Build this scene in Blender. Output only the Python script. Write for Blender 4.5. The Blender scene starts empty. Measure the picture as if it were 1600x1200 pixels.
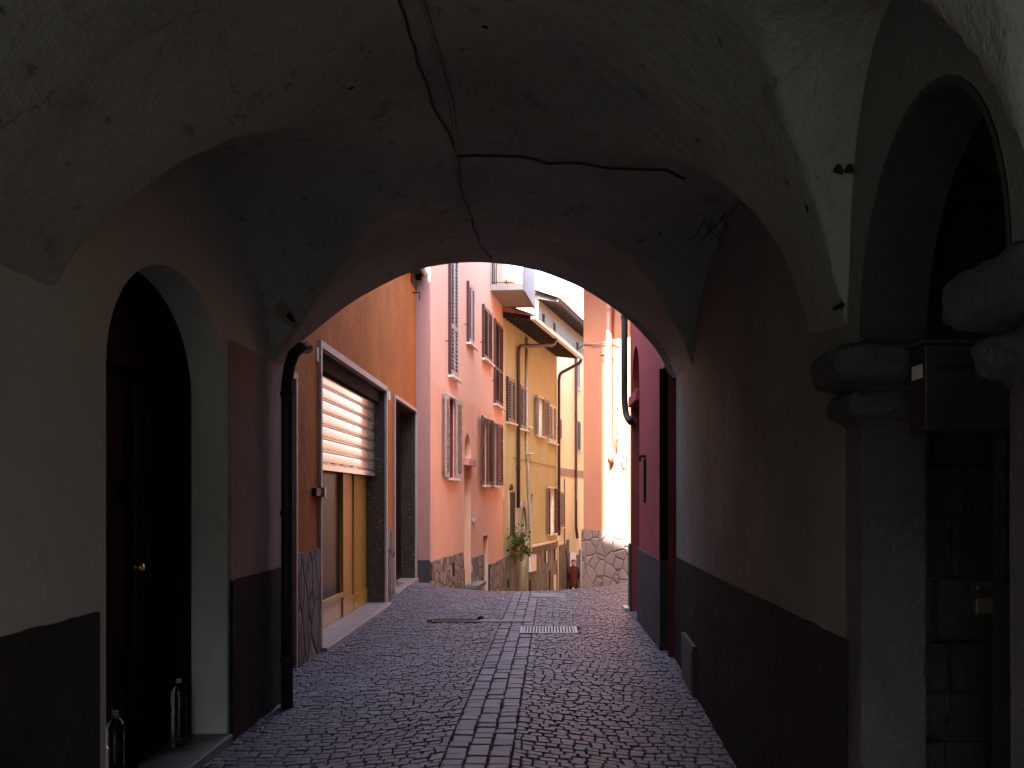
import bpy, bmesh, math, random
from mathutils import Vector, noise
random.seed(7)
C = bpy.context.scene.collection
R = math.radians
scene = bpy.context.scene

# ------------------------------------------------------------------ camera, sky, sun, exposure
F = 1600.0                      # focal length in photograph pixels
CAMH = 1.6
cam = bpy.data.cameras.new('camera'); co = bpy.data.objects.new('camera', cam); C.objects.link(co)
co.location = (0, 0, CAMH); co.rotation_euler = (R(90), 0, 0)
cam.sensor_width = 36; cam.lens = 36; cam.shift_x = -47/1600; cam.shift_y = 175/1600
cam.clip_start = 0.05; cam.clip_end = 500
scene.camera = co
SUN_EL, SUN_AZ = R(42), math.atan2(-.235, -.972)      # direction TO the sun: behind the camera, a little left
w = bpy.data.worlds.new('World'); scene.world = w; w.use_nodes = True
nt = w.node_tree; bg = nt.nodes['Background']
sky = nt.nodes.new('ShaderNodeTexSky'); sky.sky_type = 'NISHITA'; sky.sun_disc = False
sky.sun_elevation = SUN_EL; sky.sun_rotation = SUN_AZ; sky.dust_density = 3.0; sky.air_density = 1.0
nt.links.new(sky.outputs[0], bg.inputs[0]); bg.inputs[1].default_value = 0.15
sl = bpy.data.lights.new('sun', 'SUN'); so = bpy.data.objects.new('sun', sl); C.objects.link(so)
sl.energy = 4.5; sl.angle = R(0.5); sl.color = (1, .95, .86)
sd = Vector((math.sin(SUN_AZ)*math.cos(SUN_EL), math.cos(SUN_AZ)*math.cos(SUN_EL), math.sin(SUN_EL)))
so.rotation_euler = sd.to_track_quat('Z', 'Y').to_euler(); so.location = sd*60
scene.view_settings.view_transform = 'Standard'; scene.view_settings.look = 'None'
scene.view_settings.exposure = 3.5; scene.view_settings.gamma = 1
scene.cycles.use_denoising = True
scene.cycles.max_bounces = 10; scene.cycles.diffuse_bounces = 7; scene.cycles.glossy_bounces = 4
scene.cycles.sample_clamp_indirect = 6
scene.cycles.caustics_reflective = False; scene.cycles.caustics_refractive = False

# ------------------------------------------------------------------ materials
def newmat(name):
    m = bpy.data.materials.new(name); m.use_nodes = True
    return m, m.node_tree, m.node_tree.nodes['Principled BSDF']
def N(t, ty, **k):
    n = t.nodes.new(ty)
    for a, v in k.items(): setattr(n, a, v)
    return n
def coords(t, scale=(1, 1, 1)):
    tc = N(t, 'ShaderNodeTexCoord'); mp = N(t, 'ShaderNodeMapping')
    mp.inputs['Scale'].default_value = scale
    t.links.new(tc.outputs['Object'], mp.inputs['Vector']); return mp.outputs[0]
def noise_tex(t, vec, scale, detail=5, rough=.6):
    n = N(t, 'ShaderNodeTexNoise'); n.inputs['Scale'].default_value = scale
    n.inputs['Detail'].default_value = detail; n.inputs['Roughness'].default_value = rough
    t.links.new(vec, n.inputs['Vector']); return n.outputs['Fac']
def ramp(t, fac, stops):
    r = N(t, 'ShaderNodeValToRGB'); e = r.color_ramp.elements
    while len(e) < len(stops): e.new(.5)
    for i, (p, c) in enumerate(stops): e[i].position = p; e[i].color = (*c, 1) if len(c) == 3 else c
    t.links.new(fac, r.inputs[0]); return r.outputs[0]
def mixc(t, fac, a, b, mode='MIX'):
    m = N(t, 'ShaderNodeMix', data_type='RGBA', blend_type=mode)
    for s, v in ((m.inputs[0], fac), (m.inputs[6], a), (m.inputs[7], b)):
        if isinstance(v, (int, float)): s.default_value = v
        elif isinstance(v, tuple): s.default_value = (*v, 1)
        else: t.links.new(v, s)
    return m.outputs[2]
def bump(t, p, h, strength, dist=.02):
    b = N(t, 'ShaderNodeBump'); b.inputs['Strength'].default_value = strength; b.inputs['Distance'].default_value = dist
    t.links.new(h, b.inputs['Height']); t.links.new(b.outputs[0], p.inputs['Normal'])
def sc(c, k): return tuple(min(1, v*k) for v in c)

def plaster(name, col, var=.18, streak=.25, rough=.9, bmp=.35, dirt=(.12, .10, .08), dirtamt=.0, fine=60, spots=False, cracks=0):
    m, t, p = newmat(name)
    v = coords(t); vs = coords(t, (1, 1, .12))
    n1 = noise_tex(t, v, 1.3, 6); n2 = noise_tex(t, vs, 5.5, 5)
    c = ramp(t, n1, [(.3, sc(col, 1-var)), (.7, sc(col, 1+var*.6))])
    f2 = ramp(t, n2, [(.45, (0, 0, 0)), (.75, (streak,)*3)])
    c = mixc(t, f2, c, sc(col, .62))
    if dirtamt:
        n3 = noise_tex(t, v, 2.6, 8, .7)
        c = mixc(t, ramp(t, n3, [(.5, (0, 0, 0)), (.72, (dirtamt,)*3)]), c, dirt)
    if spots:
        v3 = coords(t, (1, .55, 1))
        n4 = noise_tex(t, v3, 5.2, 7, .62)
        c = mixc(t, ramp(t, n4, [(.60, (0, 0, 0)), (.76, (.75,)*3)]), c, sc(col, .14))
        n6 = noise_tex(t, v3, 14, 3, .5)
        c = mixc(t, ramp(t, n6, [(.65, (0, 0, 0)), (.76, (.75,)*3)]), c, sc(col, .16))
    if cracks:
        nz = N(t, 'ShaderNodeTexNoise'); nz.inputs['Scale'].default_value = 2.2; nz.inputs['Detail'].default_value = 6; t.links.new(v, nz.inputs['Vector'])
        vo = N(t, 'ShaderNodeTexVoronoi', feature='DISTANCE_TO_EDGE'); vo.inputs['Scale'].default_value = 1.1
        t.links.new(mixc(t, .35, v, nz.outputs['Color']), vo.inputs['Vector'])
        ln = ramp(t, vo.outputs[0], [(.0, (1, 1, 1)), (.006, (0, 0, 0))])
        mk = ramp(t, noise_tex(t, v, 1.7, 2), [(.5, (0, 0, 0)), (.62, (cracks,)*3)])
        c = mixc(t, mixc(t, 1.0, ln, mk, 'MULTIPLY'), c, sc(col, .25))
    t.links.new(c, p.inputs['Base Color']); p.inputs['Roughness'].default_value = rough
    p.inputs['Specular IOR Level'].default_value = .12
    n5 = noise_tex(t, v, fine, 6, .65); n7 = noise_tex(t, v, 7, 4)
    a = N(t, 'ShaderNodeMath', operation='MULTIPLY_ADD'); a.inputs[1].default_value = 2.5
    t.links.new(n7, a.inputs[0]); t.links.new(n5, a.inputs[2])
    bump(t, p, a.outputs[0], bmp, .012)
    return m

def rubble(name, ca, cb, mortar, scale=4.5, sz=(1, 1, 1), bmp=.8, mw=.06):
    m, t, p = newmat(name); v = coords(t, sz)
    nz = N(t, 'ShaderNodeTexNoise'); nz.inputs['Scale'].default_value = 4; t.links.new(v, nz.inputs['Vector'])
    vv = mixc(t, .08, v, nz.outputs['Color'])
    vo = N(t, 'ShaderNodeTexVoronoi', feature='DISTANCE_TO_EDGE'); vo.inputs['Scale'].default_value = scale
    vc = N(t, 'ShaderNodeTexVoronoi'); vc.inputs['Scale'].default_value = scale
    t.links.new(vv, vo.inputs['Vector']); t.links.new(vv, vc.inputs['Vector'])
    sep = N(t, 'ShaderNodeSeparateColor'); t.links.new(vc.outputs['Color'], sep.inputs[0])
    c = ramp(t, sep.outputs[0], [(0, ca), (1, cb)])
    c = mixc(t, ramp(t, noise_tex(t, v, 22, 6), [(.3, (0, 0, 0)), (.8, (.5,)*3)]), c, sc(ca, .5))
    e = ramp(t, vo.outputs[0], [(mw*.35, (1, 1, 1)), (mw, (0, 0, 0))])
    c = mixc(t, e, c, mortar)
    t.links.new(c, p.inputs['Base Color']); p.inputs['Roughness'].default_value = .85
    h = N(t, 'ShaderNodeMath', operation='MULTIPLY_ADD'); h.inputs[1].default_value = .25
    t.links.new(noise_tex(t, v, 30, 5), h.inputs[0])
    r2 = ramp(t, vo.outputs[0], [(0, (0, 0, 0)), (mw*1.6, (1, 1, 1))]); t.links.new(r2, h.inputs[2])
    bump(t, p, h.outputs[0], bmp, .02)
    return m

def granite(name, base, fleck, rough=.5, scale=90, thr=.58, bmp=.1):
    m, t, p = newmat(name); v = coords(t)
    n = noise_tex(t, v, scale, 4, .7); n2 = noise_tex(t, v, 5, 4)
    c = ramp(t, n2, [(.3, sc(base, .75)), (.7, sc(base, 1.2))])
    c = mixc(t, ramp(t, n, [(thr, (0, 0, 0)), (thr+.08, (1, 1, 1))]), c, fleck)
    c = mixc(t, ramp(t, noise_tex(t, v, scale*.6, 4, .7), [(.3, (.8,)*3), (.42, (0, 0, 0))]), c, sc(base, .35))
    t.links.new(c, p.inputs['Base Color']); p.inputs['Roughness'].default_value = rough
    bump(t, p, n, bmp, .01)
    return m

def paint(name, col, rough=.45, metal=0, var=.12, sc_=8, bmp=.05, stretch=(1, 1, 1), spec=.5):
    m, t, p = newmat(name); v = coords(t, stretch)
    n = noise_tex(t, v, sc_, 5)
    t.links.new(ramp(t, n, [(.3, sc(col, 1-var)), (.7, sc(col, 1+var))]), p.inputs['Base Color'])
    p.inputs['Roughness'].default_value = rough; p.inputs['Metallic'].default_value = metal
    p.inputs['Specular IOR Level'].default_value = spec
    if spec < .1: p.inputs['IOR'].default_value = 1.15
    if bmp: bump(t, p, n, bmp, .01)
    return m

M = {}
M['vault'] = plaster('vault_plaster', (.36, .395, .345), .26, .15, .9, .9, dirtamt=.35, dirt=(.15, .13, .11), fine=38, spots=True, cracks=.7)
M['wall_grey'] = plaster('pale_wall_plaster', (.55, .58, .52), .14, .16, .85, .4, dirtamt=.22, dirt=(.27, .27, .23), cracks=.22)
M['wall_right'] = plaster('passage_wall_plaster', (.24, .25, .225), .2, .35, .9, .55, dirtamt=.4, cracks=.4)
M['dado'] = plaster('dark_dado_render', (.018, .019, .018), .35, .5, .9, .9, dirtamt=.5, dirt=(.045, .045, .04), fine=90)
M['column'] = granite('grey_column_stone', (.052, .054, .050), (.14, .14, .125), .85, 110, .6, .8)
M['pink'] = plaster('salmon_plaster', (.68, .475, .38), .05, .10, .9, .15)
M['pink_low'] = plaster('deep_salmon_plaster', (.67, .43, .32), .07, .24, .9, .15)
M['pink_end'] = plaster('mauve_pink_plaster', (.46, .25, .225), .05, .1, .9, .15)
M['orange'] = plaster('orange_rendered_plaster', (.40, .145, .042), .2, .45, .9, .6, fine=30)
M['yellow'] = plaster('ochre_yellow_plaster', (.43, .43, .235), .10, .2, .9, .3, dirtamt=.25, dirt=(.40, .32, .18))
M['pale_yellow'] = plaster('pale_yellow_plaster', (.73, .79, .57), .07, .15, .9, .2, dirtamt=.2, dirt=(.5, .46, .3))
M['attic_grey'] = plaster('grey_attic_render', (.21, .21, .19), .15, .35, .9, .4, dirtamt=.5, dirt=(.22, .22, .2))
M['peach'] = plaster('peach_plaster', (.56, .255, .16), .05, .06, .9, .12)
M['crimson'] = plaster('crimson_plaster', (.33, .085, .09), .1, .35, .9, .5, dirtamt=.25, dirt=(.25, .10, .10))
M['concrete'] = plaster('grey_concrete', (.33, .32, .30), .15, .4, .9, .5, dirtamt=.5, dirt=(.2, .2, .18))
M['conc_base'] = plaster('stained_concrete_base', (.17, .18, .16), .25, .7, .9, .6, dirtamt=.6, dirt=(.34, .33, .29))
M['dark_base'] = plaster('dark_painted_base', (.075, .07, .075), .2, .25, .85, .4)
M['body'] = plaster('rough_wall_render', (.33, .35, .31), .1, .2)
M['rubble'] = rubble('rubble_stone', (.15, .13, .11), (.42, .37, .31), (.10, .085, .075), 5.0, (1, .8, 1), 1.0, .09)
M['rubble_big'] = rubble('crazy_paving_stone', (.30, .21, .19), (.40, .30, .28), (.20, .145, .13), 3.3, (1, 1, 1.2), 1.0, .05)
M['rubble_slab'] = rubble('upright_slab_stone', (.11, .095, .085), (.26, .20, .165), (.04, .033, .03), 2.8, (1, 1.5, .8), 1.0, .06)
M['darkgranite'] = granite('polished_dark_granite', (.055, .040, .034), (.34, .24, .17), .3, 26, .60, .02)
M['marble'] = granite('worn_marble_sill', (.34, .29, .27), (.45, .40, .37), .35, 40, .6, .05)
M['trim'] = paint('stone_trim', (.42, .36, .33), .6)
M['whitestone'] = paint('pale_stone_sill', (.62, .60, .56), .6)
M['maroon'] = paint('maroon_paint', (.060, .022, .026), .5, spec=.3)
M['maroon_red'] = paint('dark_red_paint', (.14, .022, .028), .45)
M['dullshut'] = paint('dull_brown_paint', (.065, .048, .048), .5)  # greyer brown on the right leaves of two pink-house windows
M['mauve'] = paint('mauve_sky_glare_paint', (.33, .29, .29), .5)  # paled to paint sky glare on the pink house louvres; plain mauve elsewhere
M['greyshut'] = paint('grey_shutter_paint', (.16, .16, .15), .5)
M['paleshut'] = paint('pale_shutter_paint', (.50, .50, .42), .5)
M['hatch'] = paint('grey_hatch_paint', (.07, .06, .058), .8)
M['white'] = paint('white_paint', (.78, .78, .76), .5)
M['black'] = paint('black_metal', (.012, .012, .013), .6, .1)
M['iron'] = paint('dark_iron', (.03, .027, .025), .55, .6)
M['copper'] = paint('brown_copper_pipe', (.06, .045, .040), .4, .4)
M['palepipe'] = paint('grey_pipe', (.40, .38, .36), .4, .2)
M['pinkpipe'] = paint('painted_pink_pipe', (.50, .22, .17), .4)
M['gutter'] = paint('sunlit_tone_gutter', (.68, .67, .62), .5, .1)  # lightened: sun on the gutter is put into its colour
M['roller'] = paint('roller_shutter_steel', (.72, .72, .72), .2, .85, .08, 14, .02, (1, 1, 3))
M['gold'] = paint('golden_varnished_wood', (.42, .21, .035), .3, 0, .15, 10, .04, (6, 6, .5))
M['darkwood'] = paint('dark_walnut_wood', (.012, .009, .007), .7, 0, .3, 9, .15, (6, 6, .5), .08)
M['eavewood'] = paint('dark_eave_wood', (.032, .028, .028), .8, 0, .3, 9, .1)
M['tile'] = paint('clay_roof_tile', (.40, .22, .16), .85, 0, .35, 5, .4)
M['iron2'] = paint('tarnished_brass', (.07, .06, .045), .5, .5)
M['brass'] = paint('brass', (.75, .52, .22), .25, 1)
M['paper'] = paint('paper_label', (.62, .58, .50), .8)
M['cable'] = paint('dusty_black_cable', (.022, .02, .018), .8)
M['conduit'] = paint('dusty_conduit', (.22, .20, .17), .7)
M['dark_fill'] = plaster('painted_shade_and_dark', (.022, .02, .018), .3, .2)  # near-black colour paints the shade inside holes; also used on plain dark parts
M['skin'] = paint('skin', (.50, .30, .22), .6); M['hair'] = paint('dark_hair', (.02, .015, .012), .6)
M['redcoat'] = paint('dark_red_wool', (.085, .010, .010), .9); M['trousers'] = paint('navy_cloth', (.02, .022, .035), .9)
M['leaf'] = paint('green_leaf', (.055, .11, .025), .5, 0, .5, 30); M['terra'] = paint('terracotta', (.30, .14, .07), .8)
m, t, p = newmat('dark_shop_glass'); M['glass'] = m
p.inputs['Base Color'].default_value = (.03, .028, .026, 1); p.inputs['Roughness'].default_value = .25; p.inputs['IOR'].default_value = 1.12
m, t, p = newmat('blind_glare_pane'); M['bluepane'] = m  # near-white colour stands for pale blinds and the reflection in the panes
p.inputs['Base Color'].default_value = (.80, .84, .9, 1); p.inputs['Roughness'].default_value = .15
m, t, p = newmat('bottle_plastic'); M['pet'] = m
p.inputs['Base Color'].default_value = (.80, .93, .90, 1); p.inputs['Roughness'].default_value = .04
p.inputs['Transmission Weight'].default_value = 1; p.inputs['IOR'].default_value = 1.36
# cobble: colour per block through a random-ish cell noise
m, t, p = newmat('porphyry_setts'); M['sett'] = m
at_ = N(t, 'ShaderNodeAttribute', attribute_name='tone')
c = ramp(t, at_.outputs['Fac'], [(0, (.10, .085, .098)), (.5, (.155, .132, .148)), (1, (.25, .215, .24))])
v = coords(t); n = noise_tex(t, v, 45, 6, .7)
c = mixc(t, ramp(t, n, [(.38, (.75,)*3), (.62, (0, 0, 0))]), c, (.06, .048, .055))
c = mixc(t, ramp(t, noise_tex(t, v, .8, 4), [(.42, (0, 0, 0)), (.7, (.5,)*3)]), c, (.09, .078, .085))
t.links.new(c, p.inputs['Base Color']); p.inputs['Roughness'].default_value = .46
t.links.new(ramp(t, n, [(.3, (.36,)*3), (.7, (.62,)*3)]), p.inputs['Roughness'])
bump(t, p, n, .55, .012)
M['joint'] = plaster('sandy_joint', (.055, .046, .048), .3, .1, .95, .8)
M['ground'] = plaster('dusty_ground', (.16, .14, .12), .2, .1)
M['slab'] = granite('grey_slab', (.16, .15, .16), (.3, .3, .3), .55)

# ------------------------------------------------------------------ builders
class Frame:
    """a facade line: s along it, n out towards the street, h up; d = distance down the street"""
    def __init__(s, x, y, dx, dy, side):
        l = math.hypot(dx, dy); s.o = Vector((x, y, 0)); s.d = Vector((dx/l, dy/l, 0))
        s.n = Vector((s.d.y, -s.d.x, 0))*side
    def P(s, a, n, h): return s.o + s.d*a + s.n*n + Vector((0, 0, h))
    def S(s, px):                         # where along the facade the sight line of column px meets it
        k = (px-847)/F
        return (k*s.o.y - s.o.x)/(s.d.x - k*s.d.y)
    def H(s, px, py):
        y = s.o.y + s.d.y*s.S(px); return CAMH + (775-py)/F*y
WORLD = Frame(0, 0, 1, 0, -1)             # s = x, n = y

SPLIT = {'stone_base', 'clamp', 'pipe_clamp', 'pull_loop', 'cellar_vent', 'vent_frame', 'door_panel', 'dado', 'base', 'concrete_base',
         'granite_lining', 'frame_bar', 'surround', 'rafter', 'bar', 'masonry', 'shadow_shaped_storey', 'channel_stone'}
class MB:
    def __init__(s): s.v = []; s.f = []; s.mi = []; s.tone = []
    def q(s, pts, mi=0):
        b = len(s.v); s.v += [Vector(p) for p in pts]; s.f.append(tuple(range(b, b+len(pts)))); s.mi.append(mi); return s
    def box(s, fr, a0, a1, n0, n1, h0, h1, mi=0):
        P = [fr.P(a, n, h) for h in (h0, h1) for n in (n0, n1) for a in (a0, a1)]
        b = len(s.v); s.v += P
        for f in ((0, 1, 3, 2), (4, 6, 7, 5), (0, 4, 5, 1), (2, 3, 7, 6), (0, 2, 6, 4), (1, 5, 7, 3)):
            s.f.append(tuple(b+i for i in f)); s.mi.append(mi)
        return s
    def prism(s, pts, z0, z1, mi=0):
        """plan polygon (world x,y) extruded; z1 may be a list of heights"""
        n = len(pts); z1 = z1 if isinstance(z1, (list, tuple)) else [z1]*n
        b = len(s.v); s.v += [Vector((x, y, z0)) for x, y in pts] + [Vector((x, y, z)) for (x, y), z in zip(pts, z1)]
        s.f.append(tuple(range(b+n-1, b-1, -1))); s.f.append(tuple(range(b+n, b+2*n)))
        for i in range(n): j = (i+1) % n; s.f.append((b+i, b+j, b+n+j, b+n+i))
        s.mi += [mi]*(n+2); return s
    def tube(s, pts, r, seg=10, mi=0):
        pts = [Vector(p) for p in pts]; rings = []; up = Vector((0, 0, 1))
        b = len(s.v)
        for i, p in enumerate(pts):
            t = (pts[min(i+1, len(pts)-1)] - pts[max(i-1, 0)]).normalized()
            a = t.cross(up if abs(t.z) < .9 else Vector((0, 1, 0))).normalized() if i == 0 else (a - t*a.dot(t)).normalized()
            c_ = t.cross(a); rr = r[i] if isinstance(r, (list, tuple)) else r
            s.v += [p + (a*math.cos(q*2*math.pi/seg) + c_*math.sin(q*2*math.pi/seg))*rr for q in range(seg)]
        for i in range(len(pts)-1):
            for q in range(seg):
                s.f.append((b+i*seg+q, b+i*seg+(q+1) % seg, b+(i+1)*seg+(q+1) % seg, b+(i+1)*seg+q)); s.mi.append(mi)
        e = b+(len(pts)-1)*seg
        s.f.append(tuple(range(b+seg-1, b-1, -1))); s.f.append(tuple(range(e, e+seg))); s.mi += [mi, mi]; return s
    def lathe(s, o, prof, seg=20, mi=0):
        b = len(s.v); o = Vector(o)
        for r, z in prof:
            s.v += [o+Vector((r*math.cos(q*2*math.pi/seg), r*math.sin(q*2*math.pi/seg), z)) for q in range(seg)]
        for i in range(len(prof)-1):
            for q in range(seg):
                s.f.append((b+i*seg+q, b+i*seg+(q+1) % seg, b+(i+1)*seg+(q+1) % seg, b+(i+1)*seg+q)); s.mi.append(mi)
        s.f.append(tuple(range(b+seg-1, b-1, -1))); e = b+(len(prof)-1)*seg; s.f.append(tuple(range(e, e+seg))); s.mi += [mi, mi]
        return s
    def islands(s):
        root = list(range(len(s.v)))
        def find(i):
            while root[i] != i: root[i] = root[root[i]]; i = root[i]
            return i
        for f in s.f:
            for i in f[1:]:
                a, b = find(f[0]), find(i)
                if a != b: root[b] = a
        out = {}
        for k, f in enumerate(s.f): out.setdefault(find(f[0]), []).append(k)
        res = []
        for ks in out.values():
            m_ = MB(); idx = {}
            for k in ks:
                for i in s.f[k]:
                    if i not in idx: idx[i] = len(m_.v); m_.v.append(s.v[i])
                m_.f.append(tuple(idx[i] for i in s.f[k])); m_.mi.append(s.mi[k])
            res.append(m_)
        return res
    def build(s, name, mats, parent=None, smooth=False, bevel=0, label=None, merge=False):
        if name in SPLIT:
            isl = s.islands()
            if len(isl) > 1:
                for m_ in isl: o = m_.build(name, mats, parent, smooth, bevel, label)
                return o
        me = bpy.data.meshes.new(name)
        base = world_loc(parent)
        me.from_pydata([v - base for v in s.v], [], s.f)
        mats = mats if isinstance(mats, (list, tuple)) else [mats]
        for m_ in mats: me.materials.append(m_)
        me.polygons.foreach_set('material_index', s.mi)
        bm = bmesh.new(); bm.from_mesh(me)
        if merge: bmesh.ops.remove_doubles(bm, verts=bm.verts, dist=.0006)
        bmesh.ops.recalc_face_normals(bm, faces=bm.faces); bm.to_mesh(me); bm.free()
        if smooth: me.polygons.foreach_set('use_smooth', [True]*len(me.polygons))
        o = bpy.data.objects.new(name, me); C.objects.link(o)
        if parent is not None:
            o.parent = parent
            o.location = (0, 0, 0) if parent.type == 'EMPTY' or parent.get('base') is None else (0, 0, 0)
        o['base'] = list(base)
        if bevel:
            bv = o.modifiers.new('bevel', 'BEVEL'); bv.width = bevel; bv.segments = 2; bv.limit_method = 'ANGLE'
        if label: o['label'] = label
        return o
def world_loc(p):
    if p is None: return Vector((0, 0, 0))
    if p.get('base') is not None: return Vector(p['base'])
    return Vector(p.location)
def thing(name, loc, label, cat, group=None):
    o = bpy.data.objects.new(name, None); C.objects.link(o); o.location = loc; o.empty_display_size = .3
    o['label'] = label; o['category'] = cat
    if group: o['group'] = group
    return o
def single(mb, name, mat, loc, label, cat, smooth=False, group=None, kind=None):
    """a top-level mesh with its origin at its base"""
    loc = Vector(loc); mb.v = [v-loc for v in mb.v]; o = mb.build(name, mat, None, smooth); o.location = loc
    o['base'] = list(loc)
    if label: o['label'] = label; o['category'] = cat
    if group: o['group'] = group
    if kind: o['kind'] = kind
    return o

def ell(t): return math.sqrt(max(0, 1-t*t))
def facade(fr, s0, s1, h0, h1, holes=(), depth=.25, cell=None, back=None):
    """wall skin with real openings: holes = (a, b, c, d[, spring]) ; spring gives an arched head; reveals go back by depth"""
    mb = MB()
    xs = sorted({s0, s1, *[v for o in holes for v in o[:2] if s0 <= v <= s1]}); hs = sorted({h0, h1, *[v for o in holes for v in o[2:4]]})
    hs = [h for h in hs if h0 <= h <= h1]
    for i in range(len(xs)-1):
        for j in range(len(hs)-1):
            ca, ch = (xs[i]+xs[i+1])/2, (hs[j]+hs[j+1])/2
            if any(o[0] < ca < o[1] and o[2] < ch < o[3] for o in holes): continue
            mb.q([fr.P(xs[i], 0, hs[j]), fr.P(xs[i+1], 0, hs[j]), fr.P(xs[i+1], 0, hs[j+1]), fr.P(xs[i], 0, hs[j+1])])
    for o in holes:
        a, b, c, d = o[:4]; sp = o[4] if len(o) > 4 else None; D = o[5] if len(o) > 5 else depth
        top = d if sp is None else sp
        for q in ((a, a, c, top), (b, b, c, top)):
            mb.q([fr.P(q[0], 0, q[2]), fr.P(q[1], -D, q[2]), fr.P(q[1], -D, q[3]), fr.P(q[0], 0, q[3])])
        mb.q([fr.P(a, 0, c), fr.P(b, 0, c), fr.P(b, -D, c), fr.P(a, -D, c)])
        if sp is None:
            mb.q([fr.P(a, 0, d), fr.P(b, 0, d), fr.P(b, -D, d), fr.P(a, -D, d)])
        else:
            K = 24; m_ = (a+b)/2; hw = (b-a)/2
            arc = [(m_ - hw*math.cos(math.pi*k/K), sp + (d-sp)*math.sin(math.pi*k/K)) for k in range(K+1)]
            for k in range(K):
                (u0, z0), (u1, z1) = arc[k], arc[k+1]
                mb.q([fr.P(u0, 0, z0), fr.P(u1, 0, z1), fr.P(u1, 0, d), fr.P(u0, 0, d)])
                mb.q([fr.P(u0, 0, z0), fr.P(u1, 0, z1), fr.P(u1, -D, z1), fr.P(u0, -D, z0)])
    return mb
def archpoly(a, b, c, sp, d, K=24):
    m_ = (a+b)/2; hw = (b-a)/2
    return [(a, c), (b, c)] + [(m_+hw*math.cos(math.pi*k/K), sp+(d-sp)*math.sin(math.pi*k/K)) for k in range(K+1)]

def louvre(mb, fr, s0, s1, h0, h1, n0, th=.04, mid=None, stile=.055, pitch=.075, rails=(.09, .09), ov=.5):
    """a louvred leaf lying in the facade plane"""
    mb.box(fr, s0, s0+stile, n0, n0+th, h0, h1); mb.box(fr, s1-stile, s1, n0, n0+th, h0, h1)
    cuts = [h0] + (mid if mid else []) + [h1]
    mb.box(fr, s0+stile, s1-stile, n0+.001, n0+th-.001, h0, h0+rails[0]); mb.box(fr, s0+stile, s1-stile, n0+.001, n0+th-.001, h1-rails[1], h1)
    for z in (mid or []): mb.box(fr, s0+stile, s1-stile, n0+.001, n0+th-.001, z-.04, z+.04)
    for i in range(len(cuts)-1):
        a = cuts[i] + (rails[0] if i == 0 else .04); b = cuts[i+1] - (rails[1] if i == len(cuts)-2 else .04)
        k = max(1, int((b-a)/pitch)); pz = (b-a)/k
        for j in range(k):
            z = a + pz*j
            A = [(s0+stile, n0+th-.002, z+.004), (s1-stile, n0+th-.002, z+.004), (s1-stile, n0+.004, z+pz*ov), (s0+stile, n0+.004, z+pz*ov)]
            mb.q([fr.P(*p_) for p_ in A]); mb.q([fr.P(p_[0], p_[1], p_[2]+.011) for p_ in A])
            mb.q([fr.P(*A[0]), fr.P(*A[1]), fr.P(A[1][0], A[1][1], A[1][2]+.011), fr.P(A[0][0], A[0][1], A[0][2]+.011)])
    return mb
def swung(fr, s, n, ang, side):
    """local frame for a leaf hinged at (s,n): ang from the closed position, side +1 leaf runs towards +s"""
    o = fr.P(s, n, 0); d = (fr.d*side*math.cos(ang) + fr.n*math.sin(ang))
    f = Frame(o.x, o.y, d.x, d.y, 1)
    f.n = (fr.n*math.cos(ang) - fr.d*side*math.sin(ang))
    return f

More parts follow.
